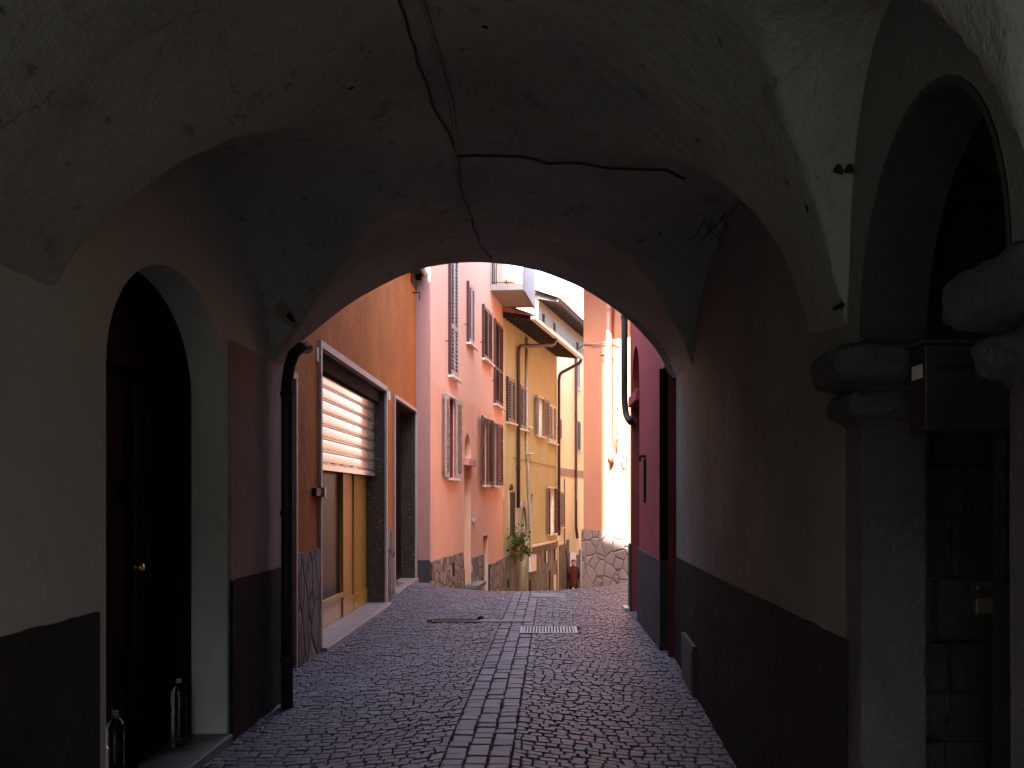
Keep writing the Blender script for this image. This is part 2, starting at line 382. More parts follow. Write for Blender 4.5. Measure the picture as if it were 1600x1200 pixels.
# ------------------------------------------------------------------ ground profile
def gz(x, y):
    z = 0
    if y > 16.4: z -= .030*(min(y, 19.4)-16.4)**2
    if y > 19.4: z -= .11*(y-19.4)
    r = min(1, max(0, (y-14.2)/3.2)); z += .04*min((x+.45)**2, 4.5)*r*(1 if y < 24 else max(0, 1-(y-24)/6))
    return z
GRATES = [(-.26, .42, 11.95, 12.55), (-1.42, -.83, 12.95, 13.35)]
def build_street():
    mb = MB()
    ys = [-12+i*.5 for i in range(150)]; xs = [-6+i*.5 for i in range(25)]
    xs = [x for x in xs]
    for j in range(len(ys)-1):
        for i in range(len(xs)-1):
            off = -.012 if 1.5 < ys[j] else 0
            mb.q([(x, y, gz(x, y)+off) for x, y in ((xs[i], ys[j]), (xs[i+1], ys[j]), (xs[i+1], ys[j+1]), (xs[i], ys[j+1]))])
    mb.tone = None
    # setts
    tones = [0]*len(mb.f)
    def sett(P, tone):
        """P: 4 plan corners"""
        cx = sum(p[0] for p in P)/4; cy = sum(p[1] for p in P)/4
        for g in GRATES:
            if g[0]-.03 < cx < g[1]+.03 and g[2]-.03 < cy < g[3]+.03: return
        up = random.uniform(-.005, .004); tx, ty = random.uniform(-.03, .03), random.uniform(-.03, .03)
        b = len(mb.v)
        for x, y in P: mb.v.append(Vector((x, y, gz(x, y)-.013)))
        for k, (x, y) in enumerate(P):
            qx, qy = x*.96+cx*.04, y*.96+cy*.04
            mb.v.append(Vector((qx, qy, gz(qx, qy)-.003+up+(qx-cx)*tx+(qy-cy)*ty)))
        for k, (x, y) in enumerate(P):
            qx, qy = x*.84+cx*.16, y*.84+cy*.16
            mb.v.append(Vector((qx, qy, gz(qx, qy)+up+(qx-cx)*tx+(qy-cy)*ty)))
        for k in range(4):
            l = (k+1) % 4
            mb.f.append((b+k, b+l, b+4+l, b+4+k)); mb.f.append((b+4+k, b+4+l, b+8+l, b+8+k))
        mb.f.append((b+8, b+9, b+10, b+11)); mb.mi.extend([1]*9); tones.extend([tone]*9)
    def cx_(y): return -.40 + .012*(y-6)
    # centre strip of longer slabs, three abreast
    for k in range(3):
        y = 2 + random.random()*.1
        while y < 22:
            L = random.uniform(.11, .20); x0 = cx_(y)-.21+k*.14+random.uniform(-.006, .006)
            g = .007
            sett([(x0+g, y+g), (x0+.14-g, y+g), (x0+.14-g, y+L-g), (x0+g, y+L-g)], random.uniform(.2, .85)); y += L
    # side fields: arcs
    for side in (-1, 1):
        y = 1.6; row = 0
        while y < 22.5:
            pitch = .086
            W = 2.1; x = 0.0; off = random.uniform(0, .08)
            w_ = -.006
            while w_ < W:
                L = random.uniform(.068, .108) if w_ > 0 else random.uniform(.04, .10)
                def bow(q): return .42*math.sin(math.pi*min(1, q/2.1)*.95) + .015*math.sin(q*9+y*3)
                a, b_ = w_+.0045, w_+L-.0045
                pts = []
                for q, dy in ((a, 0), (b_, 0), (b_, 1), (a, 1)):
                    yy = y + (dy*(pitch-.010)+.005) - bow(q) + random.uniform(-.006, .006)
                    pts.append((cx_(yy)+side*(.217+q)+random.uniform(-.005, .005), yy))
                if side < 0: pts = pts[::-1]
                sett(pts, min(1, max(0, random.gauss(.48, .22)))); w_ += L
            y += pitch
    o = mb.build('street', [M['joint'], M['sett']])
    at = o.data.attributes.new('tone', 'FLOAT', 'FACE'); at.data.foreach_set('value', tones)
    o['kind'] = 'structure'
    g = MB()
    for j in range(-3, 12):
        y0, y1 = j*12, j*12+12
        for x0, x1 in ((-90, -6), (-6, 6), (6, 90)):
            g.q([(x, y, gz(0, y)-.25) for x, y in ((x0, y0), (x1, y0), (x1, y1), (x0, y1))])
    g.build('ground', M['ground'])['kind'] = 'structure'
build_street()

# drain grates and slab
for i, (x0, x1, y0, y1) in enumerate(GRATES):
    zc = gz((x0+x1)/2, (y0+y1)/2)
    T = thing('drain_grate', ((x0+x1)/2, (y0+y1)/2, zc),
              ['pale worn steel street drain grate right of the centre strip', 'narrow dark rusty drain grate left of the centre strip'][i], 'drain grate')
    fr = MB(); t_ = .03; z0, z1 = zc-.03, zc+.004
    for a, b, c_, d_ in ((x0, x1, y0, y0+t_), (x0, x1, y1-t_, y1), (x0, x0+t_, y0+t_, y1-t_), (x1-t_, x1, y0+t_, y1-t_)): fr.box(WORLD, a, b, c_, d_, z0, z1)
    mt = M['palepipe'] if i == 0 else M['iron']
    fr.build('frame', mt, T)
    br = MB(); n = 17
    for k in range(n):
        x = x0+t_+(x1-x0-2*t_)*(k+.5)/n; br.box(WORLD, x-.010, x+.010, y0+t_, y1-t_, z0, z1-.002)
    br.build('bar', mt, T)
    MB().box(WORLD, x0+.01, x1-.01, y0+.01, y1-.01, zc-.06, zc-.031).build('pit', M['dark_fill'], T)
mb = MB(); 
mb.box(WORLD, -.16, .55, 16.15, 16.75, -.03, .012)
single(mb, 'inspection_cover', M['slab'], (.2, 16.45, 0), 'flat pale grey stone cover set flush in the paving near the crest', 'cover')
mb = MB()
for k in range(5): mb.box(WORLD, -.80+k*.135, -.68+k*.135, 12.98, 13.22, -.01, .010)
single(mb, 'channel_slab', M['slab'], (-.5, 13.1, 0), 'short row of grey channel stones between the two drain grates', 'paving stones')

# ------------------------------------------------------------------ the passage building (vaulted archway)
PB = thing('passage_building', (0, 3, 0), 'dark vaulted passage house with groined plaster ceiling and an arch opening onto the street', 'building')
def right_x(y): return .92+.04*y
LX = -2.04
TU = [0, .03, .07, .138, .21, .285, .36, .45, .53, .6, .66, .74, .85, .92, .97, 1]
TF = [0, .14, .275, .486, .665, .82, .92, .985, 1, .99, .95, .865, .665, .47, .27, .05]
def prof(u):
    for i in range(len(TU)-1):
        if u <= TU[i+1]+1e-9:
            t = (u-TU[i])/(TU[i+1]-TU[i]); h = TU[i+1]-TU[i]
            def sl(k):
                if k == 0: return (TF[1]-TF[0])/(TU[1]-TU[0])
                if k == len(TU)-1: return (TF[-1]-TF[-2])/(TU[-1]-TU[-2])
                return (TF[k+1]-TF[k-1])/(TU[k+1]-TU[k-1])
            m0, m1 = sl(i)*h, sl(i+1)*h
            return (2*t**3-3*t*t+1)*TF[i]+(t**3-2*t*t+t)*m0+(-2*t**3+3*t*t)*TF[i+1]+(t**3-t*t)*m1
    return 0
def lerp(a, b, t): return a+(b-a)*max(0, min(1, t))
CROWN = 3.68
def sprL(v): return lerp(2.47, 2.62, (v-6)/3)
def sprR(v): return lerp(2.12, 2.72, (v-3.6)/5)
def section(v):
    """end points of a cross section; v 9 is the exit arch"""
    if v < 5.6: return v, v
    k = (v-5.6)/3.4; return 5.6+k*2.4, 5.6+k*4.5
def smax(a, b, k=.05):
    h = max(0, k-abs(a-b))/k
    return max(a, b)+h*h*k*.25
def vault_h(u, v, y):
    base = lerp(sprL(v), sprR(v), u)
    hA = base + (CROWN-base)*prof(u)
    hB = 0
    if u < .5:
        t = (y-6.0)/1.72; s_ = 2.47
        if abs(t) < 1: hB = s_ + (lerp(3.50, 3.66, u*2)-s_)*ell(t)**.9
    else:
        w_ = (1-u)*2
        t = (y-6.35)/2.17; s_ = sprR(y)
        if abs(t) < 1: hB = s_ + (lerp(3.38, 3.66, w_)-s_)*ell(t)**.9
        t = (y-3.05)/(.97 if y < 3.05 else .50)
        if abs(t) < 1: hB = max(hB, 2.12 + (lerp(3.08, 3.02, w_)-2.12)*ell(t)**(1.1 if t < 0 else .72))
        t = (y-1.37)/.70
        if abs(t) < 1: hB = max(hB, 2.12 + (lerp(3.08, 3.02, w_)-2.12)*ell(t))
    return smax(hA, hB)
def vault_point(u, v):
    yl, yr = section(v); xr = right_x(yr) + .0
    # finer spacing toward the walls
    x = LX + (xr-LX)*u; y = yl+(yr-yl)*u
    z = vault_h(u, v, y)
    nz = noise.noise(Vector((x*1.7, y*1.7, 3)))*.022 + noise.noise(Vector((x*6, y*6, 9)))*.006
    if v < 8.9: z += nz*min(1, (9-v)/.4)*min(1, u*12, (1-u)*12)
    return Vector((x, y, z))
NU, NV = 170, 300
us = [.5-.5*math.cos(math.pi*i/NU)*(.55)-.5*(1-2*i/NU)*.45 for i in range(NU+1)]
vs = [-3+12*j/NV for j in range(NV+1)]
mb = MB(); grid = [[vault_point(u, v) for u in us] for v in vs]
mb.v = [p for r in grid for p in r]
for j in range(NV):
    for i in range(NU):
        a = j*(NU+1)+i; mb.f.append((a, a+1, a+NU+2, a+NU+1)); mb.mi.append(0)
V = mb.build('vault', M['vault'], PB, smooth=True)
exitrow = grid[-1]
# exit face around the arch and masonry above
mb = MB(); TH = .10; HT = 4.25
for i in range(NU):
    a, b = exitrow[i], exitrow[i+1]
    a2, b2 = a+Vector((-.05, TH, 0)), b+Vector((-.05, TH, 0))
    mb.q([a, b, b2, a2]); mb.q([a2, b2, Vector((b2.x, b2.y, HT)), Vector((a2.x, a2.y, HT))])
mb.build('arch_face', M['vault'], PB, smooth=False)

# left wall with the arched doorway
FL = Frame(LX, -3, 0, 1, 1); FRt = Frame(right_x(-3), -3, .04, 1, -1)
DA, DB, DSP, DTOP, DEP = 4.79+3, 6.63+3, 2.22, 2.86, .30
mb = facade(FL, 0, 11.05, -.3, 3.72, [(DA, DB, -.25, DTOP, DSP)], DEP)
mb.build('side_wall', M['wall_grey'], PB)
# panel tinted pink for the street light on the wall near the exit
MB().box(FL, DB+.06, 11.02, .0, .012, -.1, 2.62).build('pink_light_panel', plaster('pink_lit_plaster', (.40, .31, .26), .15, .3, dirtamt=.3), PB)
mb = MB(); mb.box(FL, 0, DA-.10, 0, .016, -.1, 1.07); mb.box(FL, DB+.05, 11.0, 0.0, .024, -.1, 1.05); mb.box(FL, 11.0, 11.05, -.25, .024, -.1, 1.05)
def wavy(mb_):
    out = MB()
    for f in mb_.f:
        P = [mb_.v[i] for i in f]; ys = [p.y for p in P]
        if len(P) == 4 and max(ys)-min(ys) > .6:
            a = [p for p in P if p.y < (max(ys)+min(ys))/2]; b = [p for p in P if p.y >= (max(ys)+min(ys))/2]
            if (a[0]-b[0]).length > (a[0]-b[1]).length: b = b[::-1]
            n = int((max(ys)-min(ys))/.05)
            for k in range(n):
                t0, t1 = k/n, (k+1)/n
                out.q([a[0].lerp(b[0], t0), a[0].lerp(b[0], t1), a[1].lerp(b[1], t1), a[1].lerp(b[1], t0)])
        else: out.q(P)
    for v in out.v:
        if v.z > .8: v.z += noise.noise(Vector((v.y*5, 1, 2)))*.006+noise.noise(Vector((v.y*22, 4, 2)))*.003
    return out
for m_ in mb.islands(): wavy(m_).build('dado_band', M['dado'], PB, merge=True)
# the door
def build_door():
    d = MB(); o = 0
    a, b = DA+.0, DB-.0; n0 = -DEP-.06
    D = thing_part = MB()
    poly = archpoly(a, b, .06, DSP, DTOP)
    d.q([FL.P(s, -DEP+.0, h) for s, h in poly])
    door = d.build('door', M['darkwood'], PB)
    fr = MB()                                    # frame
    K = 24; mid = (a+b)/2; hw = (b-a)/2
    def arc(r0, r1, nn0, nn1, sp, tp):
        for k in range(K):
            A0, A1 = math.pi*k/K, math.pi*(k+1)/K
            for (q0, q1) in ((nn1, nn1),):
                P = []
                for r_, A in ((r0, A0), (r1, A0), (r1, A1), (r0, A1)):
                    P.append(FL.P(mid+(hw-r_)*math.cos(A), nn1, sp+(tp-sp-r_)*math.sin(A)))
                fr.q(P)
                P2 = [FL.P(mid+(hw-r1)*math.cos(A), nnn, sp+(tp-sp-r1)*math.sin(A)) for A, nnn in ((A0, nn0), (A1, nn0), (A1, nn1), (A0, nn1))]
                fr.q(P2)
    arc(0, .11, -DEP, -DEP+.07, DSP, DTOP)
    fr.box(FL, a, a+.11, -DEP, -DEP+.07, .06, DSP); fr.box(FL, b-.11, b, -DEP, -DEP+.07, .06, DSP)
    fr.build('frame', M['darkwood'], door)
    pn = MB()                                    # raised panels of two leaves
    for (s0, s1) in ((a+.14, mid-.02), (mid+.02, b-.14)):
        pn.box(FL, s0, s1, -DEP, -DEP+.035, .08, DSP+.02)
        for h0, h1 in ((.16, .62), (.72, 1.55), (1.68, 2.16)):
            pn.box(FL, s0+.09, s1-.09, -DEP+.035, -DEP+.052, h0, h1)
            pn.box(FL, s0+.15, s1-.15, -DEP+.052, -DEP+.066, h0+.06, h1-.06)
    pn.box(FL, mid-.03, mid+.03, -DEP+.035, -DEP+.075, .08, 2.2)
    pn.build('leaf', M['darkwood'], door, bevel=.006)
    sl_ = MB(); sl_.q([FL.P(mid+(hw-.22)*math.cos(math.pi*k/24), -DEP+.045, DSP+.1+(DTOP-DSP-.25)*math.sin(math.pi*k/24)) for k in range(25)])
    sl_.build('fanlight_panel', M['darkwood'], door)
    h = MB(); c = FL.P(mid-.11, -DEP+.075, 1.21); 
    h.tube([c, c+FL.n*.05], .011, 10); h.tube([c+FL.n*.05, c+FL.n*.055+FL.d*(-.06)], .010, 10)
    h.tube([c+FL.n*.05, c+FL.n*.085], [.018, .022], 12)
    h.build('handle', M['brass'], door, smooth=True)
build_door()
MB().box(FL, DA, DB, -DEP-.05, .04, -.1, .062).build('doorstep', M['slab'], PB, bevel=.008)

# right wall, with the dark arched bay between the stone columns
A0, A1 = 2.20+3, 3.40+3
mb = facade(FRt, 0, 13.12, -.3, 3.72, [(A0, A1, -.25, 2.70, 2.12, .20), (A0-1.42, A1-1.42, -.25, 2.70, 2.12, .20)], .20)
mb.build('side_wall', M['wall_right'], PB)
mb = MB(); mb.box(FRt, A1+.12, 13.12, 0, .016, -.1, 1.0)
mb.v = [v if v.z < .5 else v + Vector((0, 0, .10*(1-(v.y-3.5)/6.6))) for v in mb.v]
for m_ in mb.islands(): wavy(m_).build('dado_band', M['dado'], PB, merge=True)
def arch_ring(a, b):
    m_ = MB(); mid = (a+b)/2; hw = (b-a)/2; K = 28
    for k in range(K):
        A_, B_ = math.pi*k/K, math.pi*(k+1)/K
        pt = lambda q, t_, n: FRt.P(mid+(hw-q)*math.cos(t_), n, 2.12+(.58-q)*math.sin(t_))
        m_.q([pt(.0, A_, .004), pt(.0, B_, .004), pt(.02, B_, .004), pt(.02, A_, .004)]); m_.q([pt(.02, A_, .004), pt(.02, B_, .004), pt(.02, B_, -.21), pt(.02, A_, -.21)])
    return m_.build('arch_ring', M['column'], PB, merge=True)
arch_ring(A0, A1)
# columns and capitals
BK = .206
def column(s, wd=.20, label=None):
    """free stone pier standing proud of the wall line"""
    c = FRt.P(s, 0, 0)
    root = MB()
    def ring(hw, hd, z):
        return [FRt.P(s-hd, hw, z), FRt.P(s+hd, hw, z), FRt.P(s+hd, -BK, z), FRt.P(s-hd, -BK, z)]
    b = MB(); zs = [0, .5, 1.0, 1.5, 1.88]
    hw, hd = .01, wd/2
    pts = []
    for z in zs: pts.append(ring(hw+random.uniform(-.003, .003), hd+random.uniform(-.003, .003), z))
    for i in range(len(pts)-1):
        for k in range(4): l = (k+1) % 4; b.q([pts[i][k], pts[i][l], pts[i+1][l], pts[i+1][k]])
    sh = b.build('column', M['column'], PB, bevel=.012, merge=True)
    cp = MB(); prf = [(.010, 1.83), (.014, 1.845), (.045, 1.855), (.058, 1.87), (.062, 1.90), (.058, 1.932), (.032, 1.942), (.030, 1.956), (.080, 1.966), (.102, 1.978), (.112, 2.00), (.114, 2.06), (.108, 2.082), (.02, 2.09), (.012, 2.12)]
    st = []
    for e, z in prf:
        P = []
        M4 = 9
        cor = [(s-hd-e, e), (s+hd+e, e), (s+hd+e, -BK-.02), (s-hd-e, -BK-.02)]
        for k in range(4):
            p0, p1 = cor[k], cor[(k+1) % 4]
            for j in range(M4):
                t = j/M4; a_, n_ = p0[0]+(p1[0]-p0[0])*t, p0[1]+(p1[1]-p0[1])*t
                w3 = Vector((a_*6, n_*6, z*5+s))
                P.append(FRt.P(a_+noise.noise(w3)*.014, n_+noise.noise(w3+Vector((9, 2, 1)))*.014, z+noise.noise(Vector((a_*4, n_*4, s)))*.006))
        st.append(P)
    for i in range(len(st)-1):
        n = len(st[i])
        for k in range(n): l = (k+1) % n; cp.q([st[i][k], st[i][l], st[i+1][l], st[i+1][k]])
    cp.q(st[-1])
    c_ = cp.build('capital', M['column'], sh, merge=True)
    sb = c_.modifiers.new('s', 'SUBSURF'); sb.levels = sb.render_levels = 2
    tx = bpy.data.textures.new('rough', 'CLOUDS'); tx.noise_scale = .03; tx.noise_depth = 3; ds = c_.modifiers.new('d', 'DISPLACE'); ds.texture = tx; ds.strength = .022; ds.mid_level = .5
    c_.data.polygons.foreach_set('use_smooth', [True]*len(c_.data.polygons))
column(3.44+3+.02, .20); column(2.08+3, .24); column(2.08-1.42+3, .24)
# dark room behind the columns
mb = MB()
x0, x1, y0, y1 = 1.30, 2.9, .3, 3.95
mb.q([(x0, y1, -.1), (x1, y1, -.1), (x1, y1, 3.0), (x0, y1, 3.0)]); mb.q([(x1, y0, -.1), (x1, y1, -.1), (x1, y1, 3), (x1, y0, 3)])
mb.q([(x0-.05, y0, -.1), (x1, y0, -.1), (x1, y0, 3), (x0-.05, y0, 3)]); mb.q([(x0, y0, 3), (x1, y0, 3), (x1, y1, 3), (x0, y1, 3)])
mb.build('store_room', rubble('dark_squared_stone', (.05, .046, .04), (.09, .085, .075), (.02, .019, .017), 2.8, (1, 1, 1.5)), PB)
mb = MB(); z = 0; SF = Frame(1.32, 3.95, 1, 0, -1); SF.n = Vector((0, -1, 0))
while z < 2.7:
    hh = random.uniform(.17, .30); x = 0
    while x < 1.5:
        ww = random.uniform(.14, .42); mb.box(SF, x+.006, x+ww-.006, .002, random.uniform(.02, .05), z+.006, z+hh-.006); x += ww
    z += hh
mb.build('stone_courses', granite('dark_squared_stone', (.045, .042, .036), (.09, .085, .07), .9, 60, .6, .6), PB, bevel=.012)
# iron gate of the store room
mb = MB(); GY = 3.06
GF = Frame(1.33, GY, 1, 0, -1); GF.n = Vector((0, -1, 0))
gate = MB().box(GF, 0, .035, 0, .04, .03, 2.15).box(GF, .72, .755, 0, .04, .03, 2.15).box(GF, .035, .72, .002, .038, .03, .09).box(GF, .035, .72, .002, .038, 1.28, 1.34).box(GF, .035, .72, .002, .038, 2.09, 2.15).build('gate', M['iron'], PB)
b = MB()
for k in range(6): b.tube([GF.P(.12+k*.1, .02, 1.34), GF.P(.12+k*.1, .02, 2.09)], .008, 8)
b.build('bar', M['iron'], gate); MB().box(GF, .035, .72, .010, .018, .09, 1.28).build('sheet', M['black'], gate)
# padlock on the gate
T = thing('padlock', (1.29, 2.99, 1.26), 'small tarnished brass padlock hanging on the dark iron gate', 'padlock')
mb = MB(); LF = Frame(1.262, 2.99, 1, 0, -1); LF.n = Vector((0, -1, 0))
mb.box(LF, 0, .052, -.012, .012, 1.255, 1.305).build('body', M['iron2'], T, bevel=.004)
c = LF.P(.026, 0, 1.305)
MB().tube([c+Vector((.017*math.cos(a), 0, .022+.017*math.sin(a) if 0 <= a <= math.pi else 0)) for a in [math.pi*k/8 for k in range(9)]], .0035, 8).build('shackle', M['iron2'], T)
MB().box(LF, .0, .09, -.05, -.028, 1.305, 1.345).build('hasp', M['iron'], T)
# mailbox / meter box
T = thing('mailbox', (1.24, 3.03, 1.80), 'black metal mailbox with small paper label beside the stone column', 'mailbox')
MF = Frame(1.11, 3.10, 1, 0, -1); MF.n = Vector((0, -1, 0))
MB().box(MF, 0, .25, 0, .13, 1.79, 2.04).build('body', M['black'], T, bevel=.006)
MB().box(MF, -.01, .26, -.001, .142, 2.041, 2.056).build('lid', M['black'], T, bevel=.003)
MB().box(MF, .035, .215, .130, .134, 1.96, 1.985).build('slot', M['dark_fill'], T)
MB().box(MF, -.0035, -.001, .035, .115, 1.945, 1.985).build('label_card', M['paper'], T)
# low metal cabinet in the right dado
DF = MB().box(FRt, 8.15+3, 9.05+3, .0165, .05, .0, .40).build('service_hatch', M['hatch'], PB)
MB().box(FRt, 8.20+3, 9.0+3, .051, .056, .04, .36).build('hatch_door', M['hatch'], DF)
# downpipe at the exit, left
p0 = Vector((-1.93, 7.75, 0)); pts = [p0+Vector((0, 0, z)) for z in (.0, 1.0, 2.0, 2.45)]+[p0+Vector((.01, .03, 2.58)), p0+Vector((.03, .08, 2.68)), p0+Vector((.06, .16, 2.74)), p0+Vector((.10, .26, 2.76))]
dp = MB().tube(pts, .045, 14).build('downpipe', M['black'], PB, smooth=True)
b = MB()
for z in (.35, 1.45, 2.35): b.tube([p0+Vector((0, 0, z)), p0+Vector((0, 0, z+.04))], .053, 14)
b.build('pipe_clamp', M['iron'], dp)
# cables along the crown
def on_vault(u, v, drop=.012): p = vault_point(u, v); p.z -= drop; return p
def uv_run(knots, n, drop, wob=0):
    out = []
    for i in range(len(knots)-1):
        for k in range(n):
            t = k/n; u = knots[i][0]+(knots[i+1][0]-knots[i][0])*t; v = knots[i][1]+(knots[i+1][1]-knots[i][1])*t
            u += wob*noise.noise(Vector((v*4, u*9, 1))); dd = drop+max(0, wob*1.2*noise.noise(Vector((v*5, 7, u*8))))
            out.append(on_vault(u, v, dd))
    out.append(on_vault(*knots[-1], drop)); return out
def uv_at(px, py):
    """which (u, v) on the vault the cable's kinks lie at"""
    best = None
    for j in range(0, NV+1, 2):
        for i in range(0, NU+1, 2):
            p = grid[j][i]
            if p.y < 1: continue
            e = (847+p.x/p.y*F-px)**2+(775-(p.z-CAMH)/p.y*F-py)**2
            if best is None or e < best[0]: best = (e, us[i], vs[j])
    return best[1:]
kn = [uv_at(*q) for q in ((612, -60), (628, 20), (655, 92), (680, 160), (713, 238), (722, 290), (735, 345), (757, 385), (770, 402))]
MB().tube(uv_run(kn, 14, .012, .004), .0065, 6).build('cable', M['cable'], PB)
kn2 = [uv_at(*q) for q in ((640, -60), (655, 5), (680, 80), (700, 160), (715, 236))]
MB().tube(uv_run(kn2, 10, .016, .002), .011, 8).build('conduit', M['conduit'], PB, smooth=True)
kn3 = [uv_at(*q) for q in ((716, 240), (780, 242), (860, 250), (940, 257), (1045, 265), (1066, 276))]
MB().tube(uv_run(kn3, 14, .012, .003), .008, 6).build('cable', M['cable'], PB)
# hook, ring patch and iron stubs
def patch(px, py, r, name, mat, th=.006):
    u, v = uv_at(px, py); p = on_vault(u, v, 0); e = .01
    du = (vault_point(min(1, u+e), v)-vault_point(max(0, u-e), v)).normalized(); dv = (vault_point(u, min(9, v+.05))-vault_point(u, v-.05)).normalized()
    n = du.cross(dv).normalized(); n = n if n.z < 0 else -n
    m_ = MB(); m_.q([p+n*th+(du*math.cos(a)+dv*math.sin(a))*r*(1+.12*math.sin(3*a)) for a in [2*math.pi*k/18 for k in range(18)]])
    return m_.build(name, mat, PB), p, n
patch(449, 487, .095, 'plaster_patch', M['conduit'], .008)
o, p, n = patch(458, 490, .035, 'wall_hole', M['dark_fill'], .012)
for q in ((1325, 292), (1306, 297), (1258, 316), (1235, 331), (1322, 476), (766, 42), (546, 133)):
    o_, p, n = patch(*q, .016, 'hole', M['dark_fill'])
    if q[0] > 1300: MB().tube([p, p+n*.05+Vector((0, 0, -.01))], .009, 6).build('iron_stub', M['iron'], o_)
# tuft of roots on the vault edge, right
mb = MB(); u, v = uv_at(1150, 352); p = on_vault(min(u, .995), v, 0)
for k in range(9):
    a = random.uniform(0, 6.28); q = p+Vector((random.uniform(-.12, .10), random.uniform(-.2, .15), .0)); pts = [q]
    for j in range(5): q = q+Vector((math.cos(a)*.02+random.uniform(-.02, .02), math.sin(a)*.02, random.uniform(-.05, -.01))); pts.append(q)
    mb.tube(pts, [.004, .003, .003, .002, .002, .001], 4)
single(mb, 'root_tuft', M['cable'], p, 'dry dark roots hanging from a crack high on the right vault edge', 'roots')

# masonry masses round and above the passage (street side follows the skewed exit)
mb = MB()
mb.prism([(-9, -3), (LX-.42, -3), (LX-.42, 8.04), (-9, 8.04)], -.5, 4.1)
mb.prism([(LX-.43, -3), (LX-.002, -3), (LX-.002, -2.9), (LX-.43, -2.9)], -.5, 4.1)
mb.prism([(LX-.43, 7.9), (LX-.002, 7.99), (LX-.002, 8.04), (LX-.43, 8.04)], -.5, 4.1)
mb.build('masonry', M['body'], PB)
mb = MB()
xr = right_x(4)+.30
mb.prism([(xr, 4.0), (8, 4.0), (8, 10.10), (right_x(10.1)+.02, 10.10), (right_x(10)+.1, 9.9)], -.5, 4.1)
mb.prism([(3.0, -3), (8, -3), (8, 4), (3.0, 4)], -.5, 4.1)
mb.build('masonry', M['body'], PB)
TX, TX2, HR1, HR2, TOWL = -1.87, -.6, 12.2, 9.95, 15.0  # unseen storeys, heights and steps shaped to cast the sun patch's shadow edges
def yf(x): return 8.06+(x+2.04)*.624
mb = MB(); mb.prism([(-9, -3), (-3.2, -3), (-3.2, 8.06), (-9, 8.06)], 3.74, TOWL); mb.build('shadow_shaped_storey', M['body'], PB)
mb = MB(); mb.prism([(-3.198, 7.3), (TX, 7.5), (TX, yf(TX)), (-2.04, 8.06), (-3.198, 8.06)], 3.74, 18.5); mb.prism([(-3.198, -3), (TX, -3), (TX, 7.498), (-3.198, 7.298)], 3.74, 12.2); mb.build('shadow_shaped_storey', M['body'], PB)  # thin tall front slab added to throw the vertical shadow edge
mb = MB(); mb.prism([(TX+.002, -3), (TX2, -3), (TX2, yf(TX2)), (TX+.002, yf(TX))], 3.74, [HR1, HR2, HR2, HR1])
mb.prism([(TX2+.002, -3), (8, -3), (8, 10.12), (1.33, 10.12), (TX2+.002, yf(TX2))], 3.74, [HR2, 8.0, 8.0, 8.6, HR2])
mb.build('shadow_shaped_storey', M['body'], PB)

# ------------------------------------------------------------------ houses
def pipe(fr, pts, r, name, mat, parent, clamps=()):
    """pts: (s, n, h) knots, rounded"""
    P = [fr.P(*p) for p in pts]; out = [P[0]]
    for i in range(1, len(P)-1):
        a = P[i]+(P[i-1]-P[i]).normalized()*min(.10, (P[i-1]-P[i]).length*.45); b = P[i]+(P[i+1]-P[i]).normalized()*min(.10, (P[i+1]-P[i]).length*.45)
        for k in range(5): t = k/4; out.append(a*(1-t)**2+P[i]*2*t*(1-t)+b*t*t)
    out.append(P[-1]); o = MB().tube(out, r, 12).build(name, mat, parent, smooth=True)
    if clamps:
        c = MB()
        for s, n, h in clamps: c.tube([fr.P(s, n, h), fr.P(s, n, h+.04)], r*1.2, 12); c.box(fr, s-.01, s+.01, 0, n, h+.01, h+.03)
        c.build('clamp', mat, o)
    return o
def body(parent, pts, z0, z1, mat=None, name='rear_walls'): return MB().prism(pts, z0, z1).build(name, mat or M['body'], parent)

# ---- orange house with the shop
OH = thing('orange_house', (-2.5, 13, 0), 'orange rendered house with half open roller shutter shop front', 'building')
FO = Frame(-2.3, 8.06, 0, 1, 1)
sA, sB = FO.S(499), FO.S(601); dA, dB = FO.S(615), FO.S(648.5); hShop, hDoor = 3.13, 3.12
oA, oB = 0.25, FO.S(458.5)
facade(FO, 0, 10.62, -.3, 5.6, [(sA, sB, -.3, hShop), (dA, dB, -.3, hDoor), (oA, oB, -.3, 2.68)], .30).build('wall', M['orange'], OH)
body(OH, [(-7, 8.06), (-2.62, 8.06), (-2.62, 18.68), (-7, 18.68)], -.3, 5.6)
mb = MB(); mb.box(FO, oB+.07, sA-.08, 0, .03, -.3, 1.06); mb.box(FO, sB+.07, dA-.07, 0, .03, -.3, 1.08); mb.box(FO, dB+.02, 10.62, 0, .03, -.3, 1.0)
mb.build('stone_base', M['rubble_slab'], OH)
def trim(fr, a, b, h0, h1, w_, n, parent, mat):
    t_ = MB(); t_.box(fr, a-w_, a, 0, n, h0, h1+w_); t_.box(fr, b, b+w_, 0, n, h0, h1+w_); t_.box(fr, a, b, .001, n-.001, h1, h1+w_)
    return t_.build('surround', mat, parent, bevel=.004)
SW = trim(FO, sA, sB, 0, hShop, .075, .035, OH, M['trim']); trim(FO, dA, dB, 0, hDoor, .055, .035, OH, M['trim'])
trim(FO, oA, oB, 0, 2.68, .06, .03, OH, M['trim'])
MB().box(FO, oA, oB, -.30, -.27, 0, 2.68).build('door', M['maroon_red'], OH)
